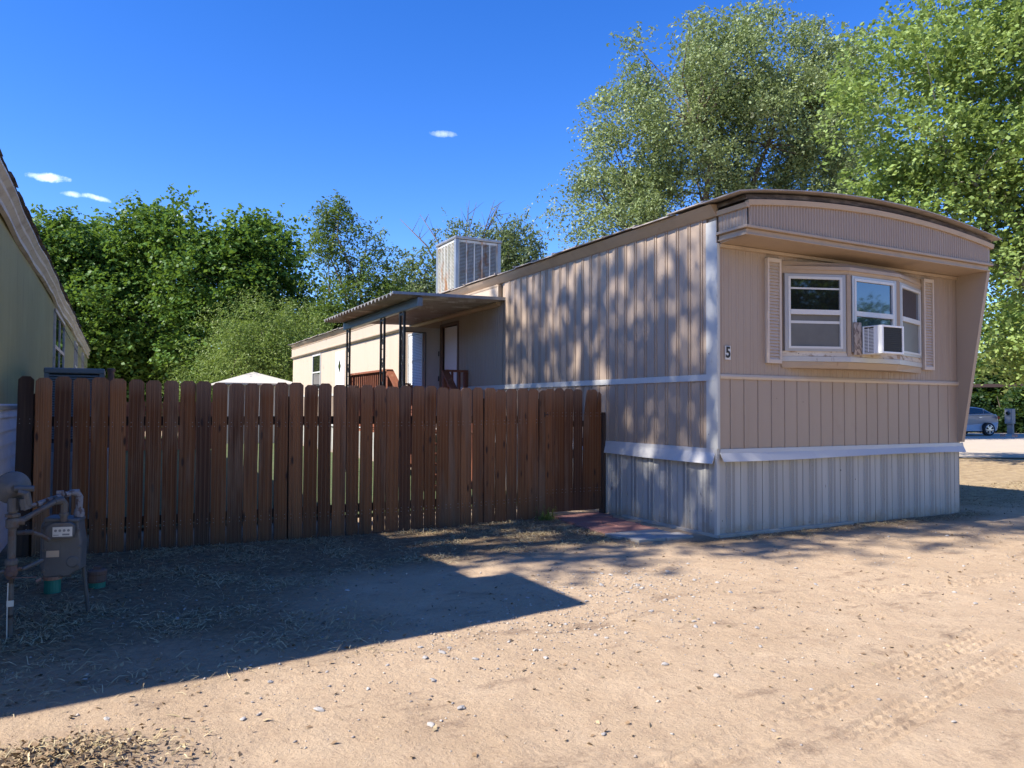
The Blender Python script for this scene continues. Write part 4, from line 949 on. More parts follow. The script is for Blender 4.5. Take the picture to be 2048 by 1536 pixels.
def crown_points(blobs, n, seed, shell=.55, lump=.22):
    r = np.random.default_rng(seed)
    w = np.array([b[3]*b[4]+b[4]*b[5]+b[3]*b[5] for b in blobs]); w = w/w.sum()
    i = r.choice(len(blobs), n, p=w); B = np.array(blobs)[i]
    d = r.normal(0, 1, (n, 3)); d /= np.linalg.norm(d, axis=1, keepdims=True)
    rad = shell+(1-shell)*r.random((n, 1))**.7
    th = np.arctan2(d[:, 1], d[:, 0]); lum = 1+lump*np.sin(th*5+i*1.7+d[:, 2]*6)*np.cos(d[:, 2]*7+i)+lump*.6*r.normal(0, 1, n)*.5
    p = B[:, :3]+d*rad*lum[:, None]*B[:, 3:6]
    return p, d
def clumped(blobs, nclump, per, seed, sig, **k):
    r = np.random.default_rng(seed+5)
    c, d = crown_points(blobs, nclump, seed, **k)
    s = sig*r.uniform(.55, 1.35, (nclump, 1, 1))
    off = r.normal(0, 1, (nclump, per, 3))*s*np.array([1, 1, .75]); off = np.clip(off, -2.2*sig, 2.2*sig)
    st = (c[:, None, :]+off).reshape(-1, 3); dd = (np.repeat(d, per, 0)*.6 + (off.reshape(-1, 3))/sig*.5 + r.normal(0, .35, (nclump*per, 3)))
    dd /= np.linalg.norm(dd, axis=1, keepdims=True)
    return c, st, dd
def branches(mb, base, fork, targets, r0, fine, seed, sides=7):
    r = random.Random(seed); base = Vector(base); fork = Vector(fork)
    mid = base.lerp(fork, .5)+Vector((r.uniform(-.1, .1), r.uniform(-.1, .1), 0))*fork.length*.3
    mb.tube([base-Vector((0, 0, .2)), base+Vector((0, 0, .15)), mid, fork], [r0*1.5, r0*1.15, r0*.9, r0*.75], 10)
    limbs = []
    for (tx, ty, tz) in targets:
        t = Vector((tx, ty, tz)); s = fork.lerp(mid, r.uniform(0, .35)); L_ = (t-s).length
        m1 = s.lerp(t, .35)+Vector((r.uniform(-1, 1), r.uniform(-1, 1), r.uniform(.0, 1.2)))*L_*.10
        m2 = s.lerp(t, .7)+Vector((r.uniform(-1, 1), r.uniform(-1, 1), r.uniform(.0, 1)))*L_*.09
        rr = r0*r.uniform(.38, .55)
        pts = [s, m1, m2, t]; mb.tube(pts, [rr, rr*.75, rr*.45, rr*.12], sides); limbs.append((pts, rr))
    for c in fine:
        c = Vector(c); best = None
        for pts, rr in limbs:
            for k in range(1, 3):
                for f in (0, .5):
                    q = pts[k].lerp(pts[k+1], f) if k+1 < len(pts) else pts[k]
                    d_ = (q-c).length
                    if best is None or d_ < best[0]: best = (d_, q, rr)
        d_, q, rr = best
        m1 = q.lerp(c, .5)+Vector((r.uniform(-1, 1), r.uniform(-1, 1), r.uniform(.2, 1)))*d_*.10
        mb.tube([q, m1, c], [rr*.22, rr*.13, rr*.04], 4, caps=False)
def make_tree(name, label, loc, blobs, leafm, barkm, nclump=300, per=18, m=7, size=.1, aspect=.5, droop=.25, sig=.45, tl=.5, upb=.5, r0=.3, fork=3, seed=1, shell=.5, lump=.22, nfine=60, group=None, base=(0, 0, 0), jitter=.04, cat='tree', extra=None):
    root = thing(name, label, cat, loc, group)
    c, st, dd = clumped(blobs, nclump, per, seed, sig, shell=shell, lump=lump)
    st = st[st[:, 2] > .2]; dd = dd[:len(st)]
    me = leaf_mesh('crown', st, dd, m, size, aspect, droop, jitter, upb, seed, tl=tl); me.materials.append(leafm)
    o = bpy.data.objects.new('crown', me); COL.objects.link(o); o.parent = root
    mb = MB(); branches(mb, base, (base[0]*.4, base[1]*.4, fork), [b[:3] for b in blobs], r0, c[:nfine], seed)
    if extra: extra(mb)
    t = mb.build('trunk', barkm, None, local=True, smooth=True); t.parent = root
    return root
def copy_tree(src, name, label, loc, rz, sc, group=None):
    r = src.copy(); COL.objects.link(r); r.location = loc; r.rotation_euler = (0, 0, rz); r.scale = (sc,)*3 if not isinstance(sc, tuple) else sc
    r['label'] = label
    if group: r['group'] = group
    for ch in list(src.children):
        c = ch.copy(); COL.objects.link(c); c.parent = r
    return r
# view frame at the trees: "right" of the photograph is (.883,-.469), away is (.469,.883)
RX, RY = .883, -.469; FX, FY = .469, .883
def vb(blobs): return [(b[0]*RX+b[1]*FX, b[0]*RY+b[1]*FY, b[2], b[3], b[4], b[5]) for b in blobs]
elm = make_tree('elm_tree', 'large grey green elm with drooping twigs behind the tan mobile home', (17.3, 17.9, 0),
    vb([(-3.3, .5, 9.3, 2.1, 2.1, 2.0), (-1.6, -1, 11.3, 2.2, 2.2, 1.9), (-3.6, 0, 7.3, 1.5, 1.6, 1.5), (.3, .5, 12.8, 2.2, 2.1, 1.8), (-.9, 0, 8.8, 2.2, 2.2, 2.0), (1.6, -.8, 10.6, 2.3, 2.3, 2.0), (3.4, .6, 12.4, 1.9, 2.0, 1.9), (2.6, 0, 8.1, 2.0, 2.0, 1.7), (-2.6, .5, 5.8, 1.7, 1.7, 1.5), (4.6, .5, 9.6, 1.6, 1.6, 2.0), (.6, 1, 6.9, 1.8, 1.8, 1.3), (-4.2, 0, 8.3, .9, .9, 1.1)]),
    M['lf_elm'], M['bark'], nclump=400, per=48, m=9, size=.115, aspect=.52, droop=.8, sig=.27, tl=.55, upb=.35, r0=.34, fork=4.0, seed=3, shell=.55, nfine=240, base=(.5, .3, 0), lump=.42)
elm.scale = (1.28, 1.28, 1.28)
make_tree('maple_tree', 'bright yellow green maple overhanging the right end of the tan mobile home', (14.6, 3.4, 0),
    vb([(-3.0, .5, 6.0, 1.9, 1.8, 1.7), (-3.6, 0, 8.6, 1.9, 1.9, 1.8), (-1.2, 0, 4.2, 1.9, 1.8, 1.7), (-1.3, -.5, 7.6, 2.0, 2.0, 1.9), (-2.6, .4, 10.8, 1.5, 1.6, 1.7), (-.6, .2, 11.6, 1.5, 1.6, 1.9), (.8, 0, 5.6, 2.0, 2.0, 2.1), (1.0, -.3, 9.5, 2.0, 2.0, 2.0), (.4, .3, 13.4, 1.6, 1.6, 1.6), (-1.2, -.6, 2.9, .9, .9, .9), (2.6, 0, 7.5, 1.8, 1.8, 2.0), (-4.3, .6, 6.9, 1.0, 1.0, 1.2), (2.4, .5, 11.5, 1.6, 1.7, 2.0), (-1.0, 0, 14.6, .8, .9, 1.6)]),
    M['lf_maple'], M['barkpale'], nclump=560, per=27, m=8, size=.12, aspect=.72, droop=.25, sig=.34, tl=.42, upb=.45, r0=.26, fork=2.6, seed=8, shell=.5, nfine=240, base=(.6, -.2, 0), lump=.38)
GT = 'cottonwood trees beyond the yard'
ca = make_tree('cottonwood_tree', 'dense dark green cottonwood just right of the olive home, shortest of the far row', (-9.0, 42.2, 0),
    vb([(0, 0, 9.3, 2.4, 2.4, 2.2), (-1.8, .4, 7.6, 2.2, 2.2, 2.4), (1.9, -.3, 7.9, 2.2, 2.2, 2.3), (0, -1, 5.0, 2.9, 2.6, 2.6), (-2.2, 0, 3.6, 2.2, 2.2, 2.4), (2.3, 0, 3.8, 2.3, 2.2, 2.6), (.8, .5, 10.6, 1.3, 1.3, 1.3), (-.8, .2, 10.3, 1.1, 1.1, 1.1), (0, 0, 2.2, 2.6, 2.4, 1.8)]),
    M['lf_cotton'], M['bark'], nclump=300, per=24, m=8, size=.21, aspect=.8, droop=.15, sig=.50, tl=.6, upb=.5, r0=.3, fork=2.5, seed=21, shell=.55, nfine=50, group=GT, lump=.3)
cb = make_tree('cottonwood_tree', 'dense dark green cottonwood in the far row, tallest in the middle of the gap', (-3.8, 40.3, 0),
    vb([(0, 0, 10.2, 2.3, 2.3, 2.2), (-2.3, .4, 8.2, 2.3, 2.2, 2.6), (2.2, -.3, 9.0, 2.2, 2.2, 2.0), (.5, -1, 6.0, 3.1, 2.6, 2.6), (-2.4, 0, 4.4, 2.4, 2.2, 2.6), (2.7, 0, 4.8, 2.3, 2.2, 3.0), (.1, .5, 11.6, 1.2, 1.2, 1.4), (-1.3, .2, 10.6, 1.1, 1.1, 1.3), (3.0, 0, 10.0, .9, 1.0, 1.2), (0, 0, 2.4, 3.2, 2.4, 2.0)]),
    M['lf_cotton'], M['bark'], nclump=340, per=24, m=8, size=.21, aspect=.8, droop=.15, sig=.50, tl=.6, upb=.5, r0=.32, fork=3, seed=22, shell=.55, nfine=50, group=GT, lump=.3)
for (src, lab, x, y, rz, sc) in (
    (cb, 'dense dark green cottonwood in the far row, partly behind the olive home', -13.5, 44.5, 2.1, (1, 1, .98)),
    (ca, 'dense dark green cottonwood between the tallest one and the feathery tree', .9, 38.3, 1.2, (1.05, 1.05, 1.04)),
    (cb, 'dense dark green cottonwood behind the feathery tree, its top lower than its neighbours', 5.4, 39.8, 4.0, (.8, .8, .52)),
    (ca, 'dense dark green cottonwood peeking out behind the tallest one', -6.2, 45.5, 3.4, (1.0, 1.0, 1.07)),
    (ca, 'dense dark green cottonwood glimpsed behind the porch roof', 9.5, 45.0, 5.0, (.95, .95, .7))):
    copy_tree(src, 'cottonwood_tree', lab, (x, y, 0), rz, sc, GT)
lo = make_tree('locust_tree', 'tall sparse feathery tree with visible branches beyond the tan home', (3.3, 26.2, 0),
    vb([(-.65, 0, 9.1, .6, .6, .8), (-1.0, 0, 7.9, .8, .6, .7), (-.1, .1, 7.7, .6, .7, .9), (.75, 0, 8.3, .65, .65, .9), (1.25, 0, 6.8, .75, .7, .8), (.2, -.2, 6.2, .9, .8, .8), (-1.0, .2, 6.3, .7, .7, .7), (1.9, .2, 5.6, .8, .8, .8), (-.2, 0, 4.9, 1.3, 1.1, .7), (1.2, 0, 4.6, 1.2, 1.0, .8), (-1.5, 0, 4.7, 1.0, .9, .8), (2.5, .2, 4.3, .8, .8, .8), (.3, 0, 3.4, 2.2, 1.2, .8), (-.5, 0, 9.7, .35, .35, .45)]),
    M['lf_locust'], M['bark'], nclump=250, per=15, m=9, size=.15, aspect=.40, droop=.55, sig=.19, tl=.42, upb=.4, r0=.13, fork=3.2, seed=31, shell=.4, nfine=150, lump=.35)
lo.scale = (1.05, 1.05, 1.07)
make_tree('olive_shrub', 'tall yellowish green feathery shrub in front of the dark cottonwoods', (-1.6, 25.2, 0),
    vb([(0, 0, 3.6, 1.2, 1.0, 1.1), (-.9, 0, 2.4, 1.0, .9, .9), (1.0, 0, 3.0, 1.2, 1.0, 1.2), (.4, 0, 4.5, .8, .7, .8), (1.7, .2, 3.9, 1.1, .9, .9), (2.4, 0, 2.6, 1.2, .9, 1.1), (0, 0, 1.4, 1.8, 1.0, 1.0), (-1.5, 0, 1.5, .8, .8, .7), (1.2, 0, 4.8, .5, .5, .8), (3.2, .3, 3.9, .9, .9, .9)]),
    M['lf_olive'], M['bark'], nclump=360, per=13, m=11, size=.115, aspect=.32, droop=.15, sig=.26, tl=.75, upb=.4, r0=.10, fork=1.0, seed=33, shell=.4, nfine=90, cat='shrub', lump=.4)
def deadtwigs(mb):
    r = random.Random(5)
    for k in range(8):
        a = r.uniform(-1.2, .9); b = Vector((r.uniform(-.6, .6)*RX, r.uniform(-.6, .6)*RX, 5.5)); 
        tip = b+Vector((math.sin(a)*3.2*RX, math.sin(a)*3.2*RY, 2.2+math.cos(a)*1.8)); mdl = b.lerp(tip, .5)+Vector((0, 0, r.uniform(-.2, .6)))
        mb.tube([b, mdl, tip], [.07, .035, .008], 4)
        for q in range(4):
            s = mdl.lerp(tip, r.random()*.8); mb.tube([s, s+Vector((r.uniform(-.7, .7), r.uniform(-.7, .7), r.uniform(.1, .9)))], [.018, .005], 3)
wa = make_tree('willow_tree', 'grey green tree with dead bare twigs behind the rooftop cooler', (11.7, 33.3, 0),
    vb([(-.1, 0, 7.6, .7, .7, .9), (1.6, .3, 7.0, 1.0, 1.0, 1.3), (2.9, 0, 7.4, .9, .9, 1.2), (.8, 0, 5.4, 1.4, 1.2, 1.2), (-1.2, 0, 5.0, 1.1, 1.0, 1.1), (3.6, 0, 5.8, 1.0, 1.0, 1.2), (2.3, 0, 4.6, 1.6, 1.2, 1.2)]),
    M['lf_willow'], M['bark'], nclump=330, per=14, m=8, size=.17, aspect=.45, droop=.3, sig=.34, tl=.45, r0=.2, fork=3.5, seed=41, shell=.4, nfine=120, extra=deadtwigs)
wa.scale = (1.15, 1.15, 1.42)
wb = make_tree('willow_tree', 'grey green tree low between the feathery tree and the rooftop cooler', (8.65, 31.5, 0),
    vb([(0, 0, 6.2, .9, .9, 1.0), (.9, 0, 5.0, 1.0, 1.0, 1.2), (-.9, 0, 4.9, 1.0, 1.0, 1.0), (0, 0, 3.6, 1.6, 1.2, 1.2)]),
    M['lf_willow'], M['bark'], nclump=150, per=14, m=8, size=.17, aspect=.45, droop=.3, sig=.34, tl=.45, r0=.14, fork=3, seed=43, shell=.4, nfine=50, extra=None)
wb.scale = (1.35,)*3
# trees that stand outside the frame: one throws the dappled shade, others are mirrored in the bay window
make_tree('shade_tree', 'leafy shade tree behind the olive home, out of the picture on the left', (-13.2, 1.6, 0),
    [(.2, -.2, 11.3, 1.7, 1.7, 1.7), (.6, -.2, 12.4, 1.6, 1.6, 1.5), (.7, .3, 14.5, 3.0, 3.5, 3.0), (.7, .9, 14.5, 1.6, 3.4, 1.6), (.7, 2.9, 14.4, 2.0, 1.0, 2.0), (.2, -2.0, 16.6, 1.6, .75, 1.7), (.8, -1.9, 13.0, 1.5, .7, 1.5), (.4, -1.7, 11.2, 1.3, .6, 1.2)],
    M['lf_cotton'], M['bark'], nclump=290, per=6, m=6, size=.155, aspect=.85, droop=.2, sig=.24, tl=.4, r0=.3, fork=8, seed=51, shell=.1, nfine=90)
bt = make_tree('street_tree', 'leafy tree behind the viewer, first in the row across the drive', (-16, -15, 0),
    [(0, 0, 6.5, 3, 3, 2.4), (1.5, 1, 4.5, 2.4, 2.4, 2), (-2, -1, 5, 2.4, 2.4, 2), (0, 0, 9, 2, 2, 1.8), (0, 0, 2.6, 2.6, 2.6, 1.5)],
    M['lf_cotton'], M['bark'], nclump=230, per=12, m=8, size=.22, aspect=.7, droop=.2, sig=.45, tl=.5, r0=.3, fork=3, seed=61, shell=.5, nfine=50, group='trees behind the viewer')
for i, (x, y, rz, sc) in enumerate(((-8, -27, 1, 1.1), (-1, -25, 2, 1.1), (4.5, -26, 3, 1.1), (9.5, -29, 4, 1.0), (31, -25, 5, .72), (37, -26, 6, .75))):
    copy_tree(bt, 'street_tree', ('leafy tree behind the viewer, '+('second', 'third', 'fourth', 'fifth', 'sixth', 'seventh')[i]+' in the row across the drive'), (x, y, 0), rz, sc, 'trees behind the viewer')

# ------------------------------------------------------------------ far right: hedge, carport, car, meter post
def hedge(name, label, pts, h, wd, n, seed, leafm, size=.15, cat='hedge'):
    r = np.random.default_rng(seed); P = []
    A = np.array(pts[0]); B = np.array(pts[1]); L_ = np.linalg.norm(B-A); t = r.random(n)
    c = A+(B-A)*t[:, None]; hh = h*(.8+.25*np.sin(t*L_*1.1)+.15*np.sin(t*L_*2.9)); z = r.random(n)**.8*hh
    perp = np.array([-(B-A)[1], (B-A)[0]])/L_; off = r.uniform(-1, 1, n)*wd*(1-.5*(z/hh)**2)
    st = np.stack([c[:, 0]+perp[0]*off, c[:, 1]+perp[1]*off, z+.05], 1); d = r.normal(0, 1, (n, 3)); d /= np.linalg.norm(d, axis=1, keepdims=True)
    root = thing(name, label, cat, (float(A[0]), float(A[1]), 0))
    me = leaf_mesh('foliage', st-np.array([A[0], A[1], 0]), d, 6, size, .7, .1, .03, .4, seed, tl=.3); me.materials.append(leafm)
    o = bpy.data.objects.new('foliage', me); COL.objects.link(o); o.parent = root
    mb = MB()
    for k in range(int(L_/1.2)):
        p = A+(B-A)*(k+.5)/int(L_/1.2); mb.tube([(p[0], p[1], -.1), (p[0]+.1, p[1], h*.5), (p[0]-.1, p[1]+.1, h*.8)], [.06, .04, .01], 5)
    mb.build('stems', M['bark'], root)
hedge('ivy_hedge', 'dark overgrown hedge behind the silver car', [(31.5, 25.5), (46, 14)], 2.7, 1.0, 14000, 71, M['lf_hedge'], .18)
cp = thing('carport', 'low dark red roofed carport behind the hedge', 'carport', (42, 26, 0))
mb = MB(); mb.hexa([(34, 31, 2.75), (44, 18, 2.75), (50, 22, 2.9), (40, 35, 2.9), (34, 31, 2.95), (44, 18, 2.95), (50, 22, 3.15), (40, 35, 3.15)]); mb.build('roof', M['carport'], cp)
for x, y in ((35, 30.3), (38, 26.4), (41, 22.6), (43.7, 19), (41, 34), (49, 23)): MB().box((x-.07, y-.07, 0), (x+.07, y+.07, 2.76)).build('post', M['black'], cp)
def backbank(): 
    pass
for i, (x, y, rz, sc) in enumerate(((46, 36, .5, (1, 1, .8)), (54, 24, 2.5, (1, 1, .85)), (36, 40, 4.4, (1, 1, .75)), (58, 13, 5.2, (1, 1, .8)))):
    copy_tree(ca, 'cottonwood_tree', 'dark tree beyond the carport, '+('second', 'third', 'first', 'fourth')[i]+' from the left of four', (x, y, 0), rz, sc, 'dark trees beyond the carport')
hedge('evergreen_screen', 'tall dark green screen of bushes behind the carport', [(38, 38), (62, 14)], 5.5, 1.5, 16000, 73, M['lf_hedge'], .34)
# meter post
up = thing('utility_post', 'grey post with electric meter box between car and hedge', 'utility post', (37.35, 17.25, 0))
MB().box((37.3, 17.0, 0), (37.45, 17.3, .6)).build('pedestal', M['utility'], up, bevel=.01)
MB().box((37.18, 16.95, .6), (37.5, 17.35, 1.42)).build('meter_box', M['utility'], up, bevel=.02)
mb = MB(); mb.lathe([(.11, 0), (.11, .06), (.07, .10)], (37.18, 17.15, 1.18), 16, Matrix.Rotation(R(-90), 3, 'Y')); mb.build('meter_dial', M['glass'], up)
be = thing('brick_edging', 'low row of pink bricks along the pale road edge at far right', 'brick edging', (34, 13.6, 0))
mb = MB()
for i in range(22): mb.box((33.0+i*.26, 15.3-i*.42, 0), (33.22+i*.26, 15.0-i*.42+.14, .17), rot=Matrix.Rotation(R(-58), 3, 'Z'))
mb.build('bricks', M['brick'], be, bevel=.01)
wf = thing('picket_fence', 'short weathered grey picket fence in front of the hedge behind the car', 'fence', (33.6, 22.6, 0))
mb = MB()
for i in range(22):
    x = 32.6+i*.11; y = 23.7-i*.10; mb.box((x, y, 0), (x+.07, y+.02, 1.75+.06*math.sin(i*2.2)), rot=Matrix.Rotation(R(-42), 3, 'Z'))
mb.bar((32.6, 23.75, 1.4), (35.0, 21.55, 1.4), .03, .08); mb.build('pickets', M['utility'], wf)
# car (local x forward = heading)
car = thing('parked_car', 'silver four door sedan parked beyond the tan mobile home, seen from its side', 'car', (32.4, 17.33, .035), rz=math.atan2(.27, -.96))
prof = [(-2.18, .42), (-2.22, .72), (-2.17, .98), (-2.05, 1.08), (-1.75, 1.12), (-1.25, 1.38), (-.75, 1.46), (-.2, 1.48), (.35, 1.44), (.85, 1.22), (1.15, 1.02), (1.9, .92), (2.3, .78), (2.45, .60), (2.42, .30), (1.95, .22), (-1.90, .22), (-2.10, .28)]
def halfw(x, z):
    w = .90-.06*(abs(x)/2.4)**3*1.5
    if x < -1.9: w -= (-1.9-x)*.55
    if z > 1.0: w -= (z-1.0)*.42
    if z < .5: w -= (.5-z)*.12
    return w
mb = MB(); n = len(prof); vs = []
cols = [-1, -.93, 0, .93, 1]
for (x, z) in prof:
    for c in cols:
        w = halfw(x, z); zz = z-(.03 if abs(c) == 1 else 0)*(1 if z > .5 else -1); vs.append((x*(.995 if abs(c) == 1 else 1), c*w, zz))
fs = []
for i in range(n):
    j = (i+1) % n
    for k in range(4): fs.append((i*5+k, j*5+k, j*5+k+1, i*5+k+1))
# side skins split so that the belt keeps its width
upper = [3, 4, 5, 6, 7, 8, 9, 10]
o0 = len(vs)
for s, c in ((-1, 0), (1, 4)):
    ring_ = [i*5+c for i in range(n)]
    low = [0, 1, 2, 3, 4, 10, 11, 12, 13, 14, 15, 16, 17]
    up_ = [4, 5, 6, 7, 8, 9, 10]
    a = [ring_[i] for i in low]; b = [ring_[i] for i in up_]
    fs.append(tuple(a if s > 0 else a[::-1])); fs.append(tuple(b if s > 0 else b[::-1]))
mb.add(vs, fs); body = mb.build('body', M['carpaint'], car, local=True, bevel=.02)
for s in (-1, 1):
    for poly in ([(-1.62, 1.13), (-1.23, 1.32), (-1.18, 1.12)], [(-1.12, 1.12), (-1.17, 1.345), (-.78, 1.41), (-.22, 1.43), (-.20, 1.10)], [(-.12, 1.10), (-.14, 1.43), (.33, 1.39), (.80, 1.17), (.82, 1.07)]):
        MB().add([(x, s*(halfw(x, z)+.006-.0), z) for x, z in poly]+[(x, s*(halfw(x, z)-.03), z) for x, z in poly], [tuple(range(len(poly)))]+[(i, (i+1) % len(poly), len(poly)+(i+1) % len(poly), len(poly)+i) for i in range(len(poly))]).build('side_window', M['glass'], car, local=True)
    for x in (-.95, .25): MB().box((x, s*.905-.01, .93), (x+.16, s*.905+.015, .96)).build('door_handle', M['rim'], car, local=True)
    MB().add([(-2.20, s*.74, .98), (-1.93, s*.88, 1.0), (-1.93, s*.885, .88), (-2.23, s*.72, .84)], [(0, 1, 2, 3)]).build('tail_light', M['red'], car, local=True)
    for x in (-1.42, 1.42):
        rr = Matrix.Rotation(R(90), 3, 'X')
        MB().lathe([(.25, -.11), (.33, -.10), (.345, 0), (.33, .10), (.25, .11)], (x, s*.80, .335), 28, rr).build('wheel', M['tyre'], car, local=True, smooth=False)
        wh = [c for c in car.children if c.name.startswith('wheel')][-1]
        m2 = MB(); yy = s*.918
        for k in range(10):
            a = k*math.pi/5+(.12 if k % 2 else -.12); m2.bar((x, yy, .335), (x+.23*math.cos(a), yy-s*.01, .335+.23*math.sin(a)), .03, .02, up=(0, 1, 0))
        m2.lathe([(.23, -.01), (.25, -.01), (.25, .01), (.23, .01)], (x, yy-s*.01, .335), 24, rr) if False else m2.tube([(x+.235*math.cos(t), yy-s*.01, .335+.235*math.sin(t)) for t in np.linspace(0, 2*math.pi, 25)], .012, 5)
        m2.lathe([(.05, -.01), (.05, .02)], (x, yy, .335), 12, rr)
        m2.build('rim', M['rim'], wh, local=True)

# ------------------------------------------------------------------ scattered things on the ground
def to_stuff(name, v, F, rn, mat, smooth=False):
    me = bpy.data.meshes.new(name); np_mesh(me, v, F, smooth); fattr(me, 'rnd', rn); me.materials.append(mat)
    o = bpy.data.objects.new(name, me); COL.objects.link(o); return kind(o, 'stuff')
def zg(x, y): return gz(x, y)+gz_fine(x, y)
# pebbles: octahedra squashed
r = np.random.default_rng(77)
def pebbles(n, fx):
    x, y = fx(n); s = .0035+.010*r.random(len(x))**4
    base = np.array([[1, 0, 0], [0, 1, 0], [-1, 0, 0], [0, -1, 0], [0, 0, .55], [0, 0, -.55], ]); n = len(x)
    a = r.uniform(0, 6.28, n); ca, sa = np.cos(a), np.sin(a)
    st = r.uniform(.6, 1.4, (n, 6, 1))*base[None]*s[:, None, None]
    vx = st[..., 0]*ca[:, None]-st[..., 1]*sa[:, None]*.75; vy = st[..., 0]*sa[:, None]+st[..., 1]*ca[:, None]*.75
    v = np.stack([vx+x[:, None], vy+y[:, None], st[..., 2]+(zg(x, y)+s*.25)[:, None]], -1).reshape(-1, 3)
    f = np.array([[0, 1, 4], [1, 2, 4], [2, 3, 4], [3, 0, 4], [1, 0, 5], [2, 1, 5], [3, 2, 5], [0, 3, 5]])
    F = (f[None]+6*np.arange(n)[:, None, None]).reshape(-1, 3)
    return v, F, np.repeat(r.random(n), 6)
def peb_pos(n):
    x = np.concatenate([r.uniform(-6.5, 4.5, n//2), r.normal(-3.4, .8, n//5), r.normal(-2.2, .55, n//6), r.uniform(-3, 8, n//6)])
    y = np.concatenate([r.uniform(-4.9, .2, n//2), r.normal(-2.0, .35, n//5), r.normal(-1.35, .3, n//6), r.uniform(-4, 1.6, n//6)])
    k = ~((x > -.1) & (y > -.05) & (x < 4.4)); return x[k], y[k]
v, F, rn = pebbles(9500, peb_pos); to_stuff('pebbles', v, F, rn, M['pebble'])
# dry straw
def blades(n, pos, ln, wd, lift, seed):
    q = np.random.default_rng(seed); x, y = pos(q, n); n = len(x)
    a = q.uniform(0, 6.28, n); L_ = ln*q.uniform(.4, 1.5, n); el = np.abs(q.normal(0, lift, n)); z = zg(x, y)+.002
    dx, dy = np.cos(a)*L_, np.sin(a)*L_; cv = q.uniform(-.5, .5, n)
    p0 = np.stack([x, y, z], 1); p1 = np.stack([x+dx*.5-dy*cv*.3, y+dy*.5+dx*cv*.3, z+L_*el*.6+.004], 1); p2 = np.stack([x+dx, y+dy, z+L_*el*.5+.002], 1)
    nrm = np.stack([-np.sin(a), np.cos(a), q.uniform(-.6, .6, n)], 1)*wd*q.uniform(.5, 1.5, (n, 1))
    v = np.stack([p0-nrm, p0+nrm, p1-nrm, p1+nrm, p2-nrm*.3, p2+nrm*.3], 1).reshape(-1, 3)
    f = np.array([[0, 1, 3, 2], [2, 3, 5, 4]]); F = (f[None]+6*np.arange(n)[:, None, None]).reshape(-1, 4)
    return v, F, np.repeat(q.random(n), 6)
def pos_from(fn):
    def p(q, n):
        x = q.uniform(-6.6, 10, n*7); y = q.uniform(-4.0, 2.08, n*7) ; m_ = fn(x, y); k = q.random(len(x)) < m_; return x[k][:n], y[k][:n]
    return p
def litter_d(x, y):
    a = sstep(-.2, .7, y+.6*vnoise(x*1.3, y*1.3))*(1-sstep(-1.0, -.6, x))
    b = sstep(-3.8, -5.1, x+.6*vnoise(x*1.1+7, y*1.1))*sstep(-2.1, -1.2, y+.7*vnoise(x*1.5, y*1.5+3))
    d = np.where((x > -.2) & (y > -.04) & (x < 4.4), 0, 1.0)
    base = np.maximum(a, b*.9)
    cl = sstep(-.12, .12, vnoise(x*2.6, y*2.6+20))
    wall = np.exp(-((y+.16)/.16)**2)*(x > .1)*(x < 4.5)*.5
    right = (x > 4.6)*sstep(-.7, .3, y)*.22
    return np.clip(np.maximum(base*(.15+.85*cl), wall)+right, 0, 1)*d
v, F, rn = blades(30000, pos_from(litter_d), .065, .0015, .28, 91); to_stuff('dry_grass', v, F, rn, M['straw'])
def leafpos(x, y): return np.clip(litter_d(x, y)*.6+.05*(y > -3.8)*(y < 1), 0, 1)*np.where((x > -.2) & (y > -.04) & (x < 4.4), 0, 1.0)
q = np.random.default_rng(95); x, y = pos_from(leafpos)(q, 7000); n = len(x); z = zg(x, y)+.004
s_ = q.uniform(.006, .022, (n, 1)); nr = q.normal(0, .5, (n, 3)); nr[:, 2] = 1; nr /= np.linalg.norm(nr, axis=1, keepdims=True); a_ = q.normal(0, 1, (n, 3)); a_ -= nr*(a_*nr).sum(1, keepdims=True); a_ /= np.linalg.norm(a_, axis=1, keepdims=True); b_ = np.cross(nr, a_); pp = np.stack([x, y, z], 1)
v = np.stack([pp-a_*s_, pp+b_*s_*.5+nr*s_*.2, pp+a_*s_, pp-b_*s_*.5+nr*s_*.2], 1).reshape(-1, 3)
to_stuff('leaf_litter', v, np.arange(4*n).reshape(n, 4), np.repeat(q.random(n), 4), M['leaflit'])
# dead plant heap, lower left
def heap(q, n): return q.normal(-6.0, .26, n), q.normal(-2.84, .16, n)
v, F, rn = blades(500, heap, .05, .0022, .35, 97); to_stuff('dead_plant_heap', v, F, rn, M['straw'])
q = np.random.default_rng(98); n = 1500; x = q.normal(-6.0, .24, n); y = q.normal(-2.84, .15, n); z = zg(x, y)+.004+q.random(n)**2*.03
s_ = q.uniform(.004, .015, (n, 1)); nr = q.normal(0, .8, (n, 3)); nr[:, 2] = 1; nr /= np.linalg.norm(nr, axis=1, keepdims=True); a_ = q.normal(0, 1, (n, 3)); a_ -= nr*(a_*nr).sum(1, keepdims=True); a_ /= np.linalg.norm(a_, axis=1, keepdims=True); b_ = np.cross(nr, a_); pp = np.stack([x, y, z], 1)
v = np.stack([pp-a_*s_, pp+b_*s_*.6+nr*s_*.3, pp+a_*s_, pp-b_*s_*.6+nr*s_*.3], 1).reshape(-1, 3)
to_stuff('dead_leaf_heap', v, np.arange(4*n).reshape(n, 4), np.repeat(q.random(n), 4), M['leaflit'])
# green tuft by the gate
def tuft(q, n): return q.normal(-1.0, .06, n), q.normal(1.93, .035, n)
v, F, rn = blades(260, tuft, .06, .0022, 1.6, 99); o = to_stuff('grass_tuft', v, F, rn, M['grass']); del o['kind']; tag(o, 'small bright green grass tuft growing at the left foot of the gate', 'grass tuft')
